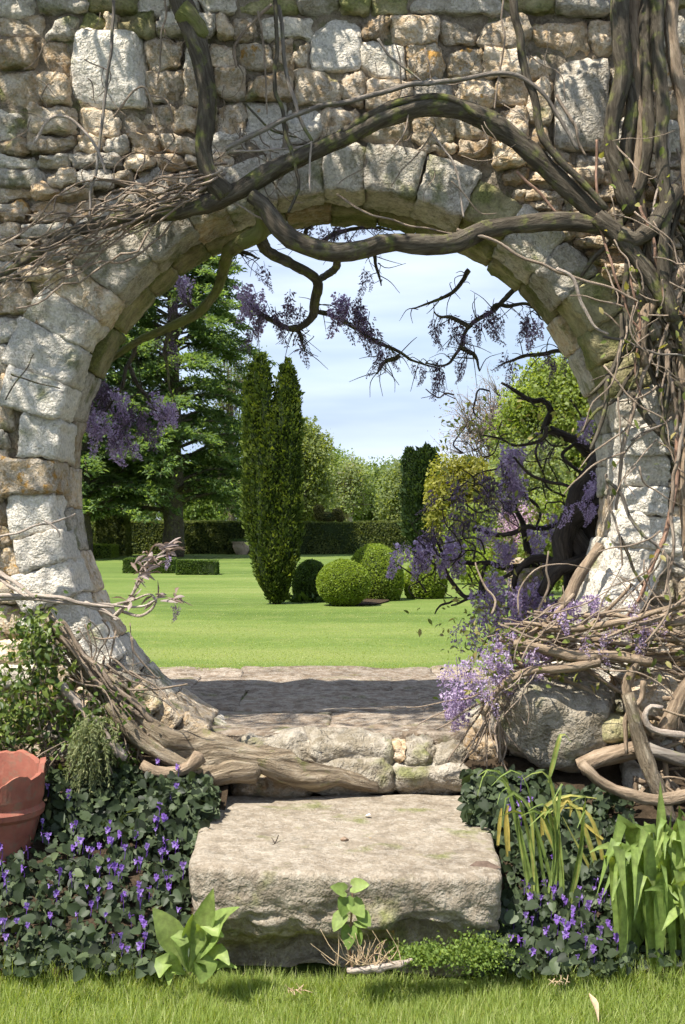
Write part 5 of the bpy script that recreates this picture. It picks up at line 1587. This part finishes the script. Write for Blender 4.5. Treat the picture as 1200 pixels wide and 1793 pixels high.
FR = [(912, 1362), (890, 1380), (893, 1412), (910, 1405), (912, 1425), (929, 1398), (970, 1480), (967, 1500), (969, 1470), (918, 1543), (925, 1548), (930, 1568), (941, 1588), (952, 1545), (968, 1555), (899, 1607), (957, 1625), (976, 1608), (985, 1612), (995, 1618), (992, 1635), (1005, 1615), (1013, 1637),
      (1004, 1590), (1015, 1572), (1028, 1588), (1030, 1580), (897, 1640), (963, 1665), (932, 1665), (1058, 1560), (1092, 1605), (1098, 1585), (1080, 1640), (858, 1578), (868, 1595), (965, 1585), (1040, 1660), (920, 1600), (1050, 1625)]
violet_bed('patch of purple violets with dark leaves right of the step', [(885, 1110, 1500, 1695), (850, 960, 1345, 1520), (890, 1090, 1560, 1700), (840, 900, 1590, 1690), (940, 1110, 1380, 1540), (815, 880, 1350, 1440), (1090, 1330, 1450, 1690)], 4600, [(x, y_, R.uniform(0.75, 1.15)) for x, y_ in FR] + [(R.uniform(890, 1095), R.uniform(1530, 1675), R.uniform(0.55, 0.95)) for _ in range(34)], at(980, 1700, 4.15))

# terracotta pot with a broken rim
pc = at(-12, 1500, 4.62)
pot = empty('terracotta_pot', pc, 'broken terracotta pot with a jagged rim among the violets', 'pot')
seg = 72
a = np.linspace(0, 2 * pi, seg, endpoint=False)
jag = 0.03 * np.round(vnoise(np.column_stack([a * 2.3, a * 0, a * 0]), 4) * 2.5) / 2.5 + 0.016 * vnoise(np.column_stack([a * 3.1, a * 0, a * 0]), 6) + 0.006 * vnoise(np.column_stack([a * 31, a * 0, a * 0]), 5)
drop = -0.055 * np.clip(0.3 - np.sin(a), 0, 1.3) / 1.3                  # the near side is broken away lower
zr = 0.345 + jag + drop
prof = [(0.120, -0.05, 0), (0.150, 0.06, 0), (0.172, 0.15, 0), (0.186, 0.165, 0), (0.190, 0.185, 0), (0.178, 0.20, 0), (0.186, 0.23, 0), (0.193, None, 0), (0.172, None, 1), (0.160, 0.20, 1), (0.13, 0.03, 1), (0.01, 0.03, 1)]
rowsV = []
for r_, z_, inn in prof:
    zz = (zr - (0.004 if inn else 0)) if z_ is None else np.full(seg, z_)
    rowsV.append(np.column_stack([pc[0] + r_ * np.cos(a), pc[1] + r_ * np.sin(a), pc[2] + zz]))
ix = np.arange(len(prof) * seg).reshape(len(prof), seg)
A, B = ix[:-1], ix[1:]
MB().add(np.vstack(rowsV), np.stack([A, np.roll(A, -1, 1), np.roll(B, -1, 1), B], -1).reshape(-1, 4)).build('body', M['terracotta'], pot, smooth=False)
so = MB()
so.add(np.vstack([[pc + [0, 0, 0.16]], np.column_stack([pc[0] + 0.162 * np.cos(a), pc[1] + 0.162 * np.sin(a), np.full(seg, pc[2] + 0.15)])]), None, [[0, 1 + i, 1 + (i + 1) % seg] for i in range(seg)])
so.build('soil_fill', M['soil'], pot)

# leafy shrub above the pot
def bush(name, label, boxes, n, leaf, mat, Ys, stems, cat='shrub', w=0.55, rnd=(0.5, 0.26)):
    base = at((boxes[0][0] + boxes[0][1]) / 2, 1400, 5.0)
    t = empty(name, base, label, cat)
    lf, st = MB(), MB()
    P = []
    for i in range(n):
        b = boxes[R.integers(len(boxes))]
        P.append(at(R.normal((b[0] + b[1]) / 2, (b[1] - b[0]) / 4.2), R.normal((b[2] + b[3]) / 2, (b[3] - b[2]) / 4.2), R.uniform(*Ys)))
    P = np.array(P)
    D = rand_dirs(n) + [0, -0.35, -0.25]
    X, Y_, Z = frame(D, rand_dirs(n) * 0.7 + [-0.3, -0.45, 0.7])
    s = leaf * R.uniform(0.55, 1.35, n)
    scatter(lf, *OVAL, P, X, Y_, Z, np.column_stack([s, s * w, s]), np.clip(R.normal(rnd[0], rnd[1], n), 0, 1))
    for i in range(stems):
        e = P[R.integers(n)]
        b0 = base + [R.normal() * 0.15, 0.05, 0]
        tube(st, [b0, (b0 + e) / 2 + R.normal(size=3) * 0.05, e], [0.005, 0.004, 0.0015], 5, 10, seed=i)
    st.build('stems', M['twig'], t, kind='stuff')
    lf.build('foliage', M[mat], t, kind='stuff')
bush('leafy_shrub', 'leafy green shrub above the terracotta pot at the left edge', [(-60, 110, 1070, 1330), (10, 140, 1120, 1320), (-60, 60, 1200, 1330), (20, 110, 1060, 1180), (100, 200, 1240, 1330)], 2300, 0.034, 'leaf_shrub', (4.82, 5.16), 30)
bush('leafy_shrub', 'patch of small green leaves in the hollow under the gnarled root', [(130, 260, 1180, 1300), (170, 250, 1300, 1360)], 420, 0.028, 'leaf_shrub', (4.9, 5.14), 10, rnd=(0.35, 0.2))
# drooping feathery evergreen tuft
ft = MB()
for i in range(70):
    b0 = at(R.normal(162, 14), R.normal(1275, 14), 4.85 + R.normal() * 0.03)
    e = b0 + np.array([R.normal(-0.02, 0.035), -R.uniform(0.02, 0.07), -R.uniform(0.08, 0.22)])
    S = spline([b0, (b0 + e) / 2 + [0, -0.03, 0.03], e], 16)
    P = np.repeat(S, 4, 0)
    D = unit((e - b0)[None] + R.normal(size=(64, 3)) * 0.1)
    X, Y_, Z = frame(D, rand_dirs(64) + [0, -0.5, 0.5])
    s = R.uniform(0.012, 0.024, 64)
    scatter(ft, *LEAF4, P, X, Y_, Z, np.column_stack([s, s * 0.22, s]), R.uniform(0, 1, 64))
ft.build('feathery_tuft', M['fern'], label='drooping grey green feathery tuft between pot and gnarled root', category='plant')

# broad leaved rosette at the left corner of the step
def leaf_plant(name, label, items, mat, cat='plant', part='leaf', n=10, fold=0.14):
    t = empty(name, at(*items[0][0][0], np.ravel(items[0][1])[0]), label, cat)
    for P, Yv, W, rn, tw in items:
        Yl = np.interp(np.linspace(0, 1, len(P)), np.linspace(0, 1, np.size(Yv)), np.atleast_1d(Yv)) if np.ndim(Yv) else np.full(len(P), Yv)
        pts = spline(np.array([at(p[0], p[1], y_) for p, y_ in zip(P, Yl)]), n)
        W = np.interp(np.linspace(0, 1, n), np.linspace(0, 1, len(W)), W)
        mb = MB()
        ribbon(mb, pts, W * 4.0 / FPX, np.array([R.normal() * 0.35, -0.75, 0.55 + R.normal() * 0.2]), n, fold, rn, tw)
        mb.build(part, M[mat], t)
    return t
Yr = 3.90
ro = []
for P, W in (([(330, 1702), (345, 1650), (362, 1600), (374, 1555)], [4, 8, 26, 38, 36, 22, 1]), ([(335, 1702), (362, 1650), (390, 1610), (420, 1588)], [4, 8, 34, 52, 50, 32, 2]), ([(330, 1702), (312, 1660), (292, 1625), (268, 1590)], [4, 10, 34, 48, 46, 30, 3]),
             ([(330, 1702), (318, 1668), (310, 1635), (322, 1655)], [4, 8, 34, 20]), ([(335, 1702), (352, 1655), (375, 1612), (368, 1625), (392, 1640)], [4, 10, 38, 50, 48, 30, 4]), ([(325, 1705), (308, 1690), (290, 1685), (280, 1712)], [4, 14, 36, 32, 4]),
             ([(340, 1705), (352, 1690), (362, 1680), (352, 1722)], [4, 18, 42, 36, 4]), ([(340, 1702), (365, 1675), (385, 1668), (402, 1690)], [4, 10, 30, 3]), ([(330, 1702), (325, 1660), (330, 1620), (338, 1600)], [3, 8, 24, 2]),
             ([(338, 1702), (350, 1662), (352, 1630), (344, 1618)], [3, 6, 26, 3]), ([(342, 1705), (390, 1690), (415, 1695)], [4, 20, 3]), ([(322, 1705), (300, 1700), (296, 1725)], [4, 22, 3])):
    ro.append((P, [Yr, Yr - 0.02, Yr - 0.05 + R.normal() * 0.03], W, R.uniform(0.25, 0.85), R.normal() * 0.3))
leaf_plant('broadleaf_plant', 'bright green broad leaved plant at the left front corner of the step', ro, 'leaf_bright')

# young shoot with round leaves in front of the step
sh = empty('leafy_shoot', at(618, 1690, 3.88), 'young shoot with round glossy leaves against the front of the step', 'plant')
stem([(618, 1700), (612, 1650), (616, 1600), (618, 1552)], 3.9, [2.5, 2, 1.5], 'shoot_stem', 'twig_red', sh, 6)
for x, y_, s, dx, dz, rn in ((604, 1560, 0.052, -0.8, 0.35, 0.6), (618, 1552, 0.056, 0.9, 0.2, 0.75), (600, 1602, 0.058, -0.45, -0.7, 0.7), (618, 1580, 0.06, 0.5, -0.55, 0.6), (606, 1572, 0.06, -0.2, -0.9, 0.1), (632, 1600, 0.05, 0.55, -0.6, 0.4),
                             (614, 1625, 0.066, -0.15, -0.95, 0.1), (622, 1630, 0.05, 0.3, -0.9, 0.2), (626, 1612, 0.04, 0.6, -0.3, 0.5)):
    lf = MB()
    X, Y_, Z = frame(np.array([[dx, -0.35, dz]]), np.array([[R.normal() * 0.2, -0.8, 0.6]]))
    scatter(lf, *HEART, np.array([at(x, y_, 3.88)]), X, Y_, Z, np.array([[s, s * 0.85, s]]), np.array([rn]))
    lf.build('leaf', M['leaf_bright'], sh)
dry = MB()
for i in range(46):
    p = at(R.normal(640, 26), 1690, 3.86 + R.normal() * 0.02)
    e = p + np.array([R.normal() * 0.05, R.normal() * 0.02, R.uniform(0.02, 0.11)])
    tube(dry, [p, (p + e) / 2 + R.normal(size=3) * 0.01, e], [0.0018, 0.0014, 0.0007], 4, 7, seed=i)
dry.build('dry_stalks', M['straw'], label='tuft of dry tan stalks at the foot of the round leaved shoot', category='plant', kind='stuff')
sk = MB()
tube(sk, [at(608, 1700, 3.85), at(650, 1697, 3.85), at(700, 1688, 3.87), at(722, 1680, 3.87)], [0.010, 0.013, 0.012, 0.005], 8, 20, 0.4, 0.1, 5)
sk.build('fallen_stick', M['bark_pale'], label='short rough pale stick lying at the base of the step', category='stick')

def moss_mound(label, cx, cy, Yv, n, sx, sz, leaf, mat):
    c = at(cx, cy, Yv)
    m = MB()
    P = c + np.column_stack([R.normal(0, sx, n), R.normal(0, 0.03, n), R.normal(0, sz, n)])
    P[:, 2] = np.maximum(P[:, 2], 0.01)
    X, Y_, Z = frame(rand_dirs(n) + [0, -0.3, 0.5], rand_dirs(n) + [0, -0.5, 0.5])
    s = leaf * R.uniform(0.6, 1.4, n)
    scatter(m, *LEAF4, P, X, Y_, Z, np.column_stack([s, s * 0.7, s]), R.uniform(0, 1, n))
    m.build('ground_cover', M[mat], label=label, category='ground cover', kind='stuff')
moss_mound('mound of tiny bright green leaves at the right foot of the step', 742, 1672, 3.93, 2400, 0.055, 0.014, 0.011, 'moss')
moss_mound('darker tiny leaved mat at the right corner of the step', 835, 1672, 3.98, 2000, 0.05, 0.03, 0.010, 'moss')

# strap leaves right of the step
it = []
for i in range(15):
    bx = R.uniform(925, 1000)
    tx = bx + R.uniform(-90, 60)
    ty = R.uniform(1370, 1470)
    pk = min(ty - 25, 1420)
    it.append(([(bx, 1600), ((bx * 2 + tx) / 3 + 6, 1510), ((bx + 2 * tx) / 3, pk + 25), (tx - 10, pk), (tx - R.uniform(20, 46), pk + R.uniform(10, 60))], [4.3, 4.32, 4.28, 4.22], [3, 8, 8, 6, 1], R.uniform(0.1, 0.5), R.normal() * 0.4))
for P, rn in (([(1000, 1610), (985, 1520), (950, 1430), (985, 1395), (1045, 1398)], 0.6), ([(1060, 1600), (1045, 1520), (1020, 1440), (1000, 1405), (960, 1425)], 0.6), ([(1055, 1600), (1035, 1530), (1005, 1470), (985, 1430)], 0.6), ([(1065, 1590), (1050, 1480), (1025, 1420), (985, 1415)], 0.7),
              ([(968, 1440), (990, 1400), (1000, 1410), (998, 1430)], 0.95), ([(888, 1500), (885, 1440), (890, 1410)], 0.9), ([(892, 1490), (888, 1420)], 1.0), ([(872, 1480), (875, 1440), (878, 1415)], 0.95), ([(935, 1500), (932, 1440), (926, 1405)], 0.5), ([(950, 1480), (948, 1420)], 0.92), ([(1056, 1470), (1020, 1440)], 0.95),
              ([(960, 1370), (975, 1310), (985, 1285), (1000, 1300)], 0.45)):
    it.append((P, 4.45, [3, 10, 10, 8, 2] if len(P) > 3 else [5, 8, 4], rn, R.normal() * 0.2))
leaf_plant('strap_leaf_clump', 'clump of arching narrow strap leaves between the violets and the boulder', it, 'leaf_strap', n=14, fold=0.2)

# lush lance shaped leaves at the right edge
it = []
for i in range(46):
    bx = R.uniform(1085, 1240)
    h = R.uniform(110, 260)
    dx = R.normal() * 30
    by = R.uniform(1650, 1715)
    f = (by - 1650) / 65
    Yb_ = 4.35 - 0.3 * f
    P = [(bx, by), (bx + dx * 0.25, by - h * 0.45), (bx + dx * 0.7, by - h * 0.85), (bx + dx * 1.3, by - h * R.uniform(0.8, 1.1)), (bx + dx * 1.9 + R.normal() * 10, by - h * R.uniform(0.45, 0.95))]
    w = R.uniform(20, 40)
    it.append((P, [Yb_, Yb_ - 0.02, Yb_ - 0.06, Yb_ - 0.12], [8, w * 0.7, w, w * 0.7, 1], R.uniform(0.05, 0.7), R.normal() * 0.5))
it.append(([(1150, 1560), (1153, 1500), (1157, 1440), (1156, 1368)], 4.3, [12, 22, 20, 1], 0.5, 0.1))
it.append(([(1165, 1560), (1168, 1500), (1172, 1450), (1176, 1420)], 4.3, [12, 18, 14, 1], 0.3, 0.1))
leaf_plant('lance_leaf_plant', 'tall lush plant with wide light green leaves at the right edge', it, 'leaf_bright', n=12)

# little things lying about
pt = MB()
X, Y_, Z = frame(np.array([[0.5, -0.6, 0.3]]), np.array([[0, -0.4, 1.0]]))
scatter(pt, *OVAL, np.array([at(640, 1428, 4.78)]), X, Y_, Z, np.array([[0.03, 0.022, 0.02]]), np.array([0.5]))
pt.build('fallen_petal', M['white_petal'], label='pale lilac petal lying on the step', category='petal')
sn = MB()
c = at(603, 1474, 4.41)
V = []
for q in np.linspace(0, 1, 26):
    ang = q * 5.2 * pi
    rr = 0.012 * (1 - q) + 0.001
    V.append([c[0] + cos(ang) * rr * 0.8, c[1] + sin(ang) * rr * 0.5, c[2] + 0.006 + q * 0.012])
tube(sn, V, np.linspace(0.007, 0.0015, 26), 8, 40)
sn.build('snail_shell', M['shell'], label='small brown snail shell on top of the step', category='shell')
dl = MB()
X, Y_, Z = frame(np.array([[1.0, 0.1, -0.05]]), np.array([[0.1, -0.3, 1.0]]))
scatter(dl, *OVAL, np.array([at(822, 1520, 4.14) + [0, 0, 0.008]]), X, Y_, Z, np.array([[0.11, 0.07, 0.03]]), np.array([0.5]))
dl.build('dead_leaf', M['dead_leaf'], label='dark curled dead leaf at the right edge of the step', category='leaf')
tw = MB()
tube(tw, [at(470, 1488, 4.33) + [0, 0, 0.005], at(482, 1478, 4.38) + [0, 0, 0.004], at(488, 1468, 4.42) + [0, 0, 0.012]], 0.0018, 5, 8)
tube(tw, [at(482, 1478, 4.38) + [0, 0, 0.004], at(476, 1472, 4.41) + [0, 0, 0.01]], 0.0014, 5, 6)
tw.build('twig_fragment', M['bark_black'], label='tiny dark forked twig lying on the step', category='twig')
lf = MB()
ribbon(lf, [at(1032, 1740, 3.76), at(1040, 1758, 3.72), at(1048, 1790, 3.68)], [0.004, 0.024, 0.003], [0.2, -0.8, 0.5], 8, 0.3, 0.4, 0.6)
lf.build('dry_leaf', M['straw'], label='dry tan leaf standing in the grass near the lower right', category='leaf')
for x, y_, lab in ((518, 1752, 'small wad of dry debris in the grass left of centre'), (980, 1735, 'small wad of dry debris in the grass below the right violets')):
    d = MB()
    for i in range(16):
        p = at(x, y_, 3.86) + R.normal(size=3) * [0.014, 0.006, 0.004] + [0, 0, 0.03]
        tube(d, [p, p + R.normal(size=3) * 0.012], [0.002, 0.0008], 4, 4)
    d.build('dry_debris', M['straw'], label=lab, category='debris')
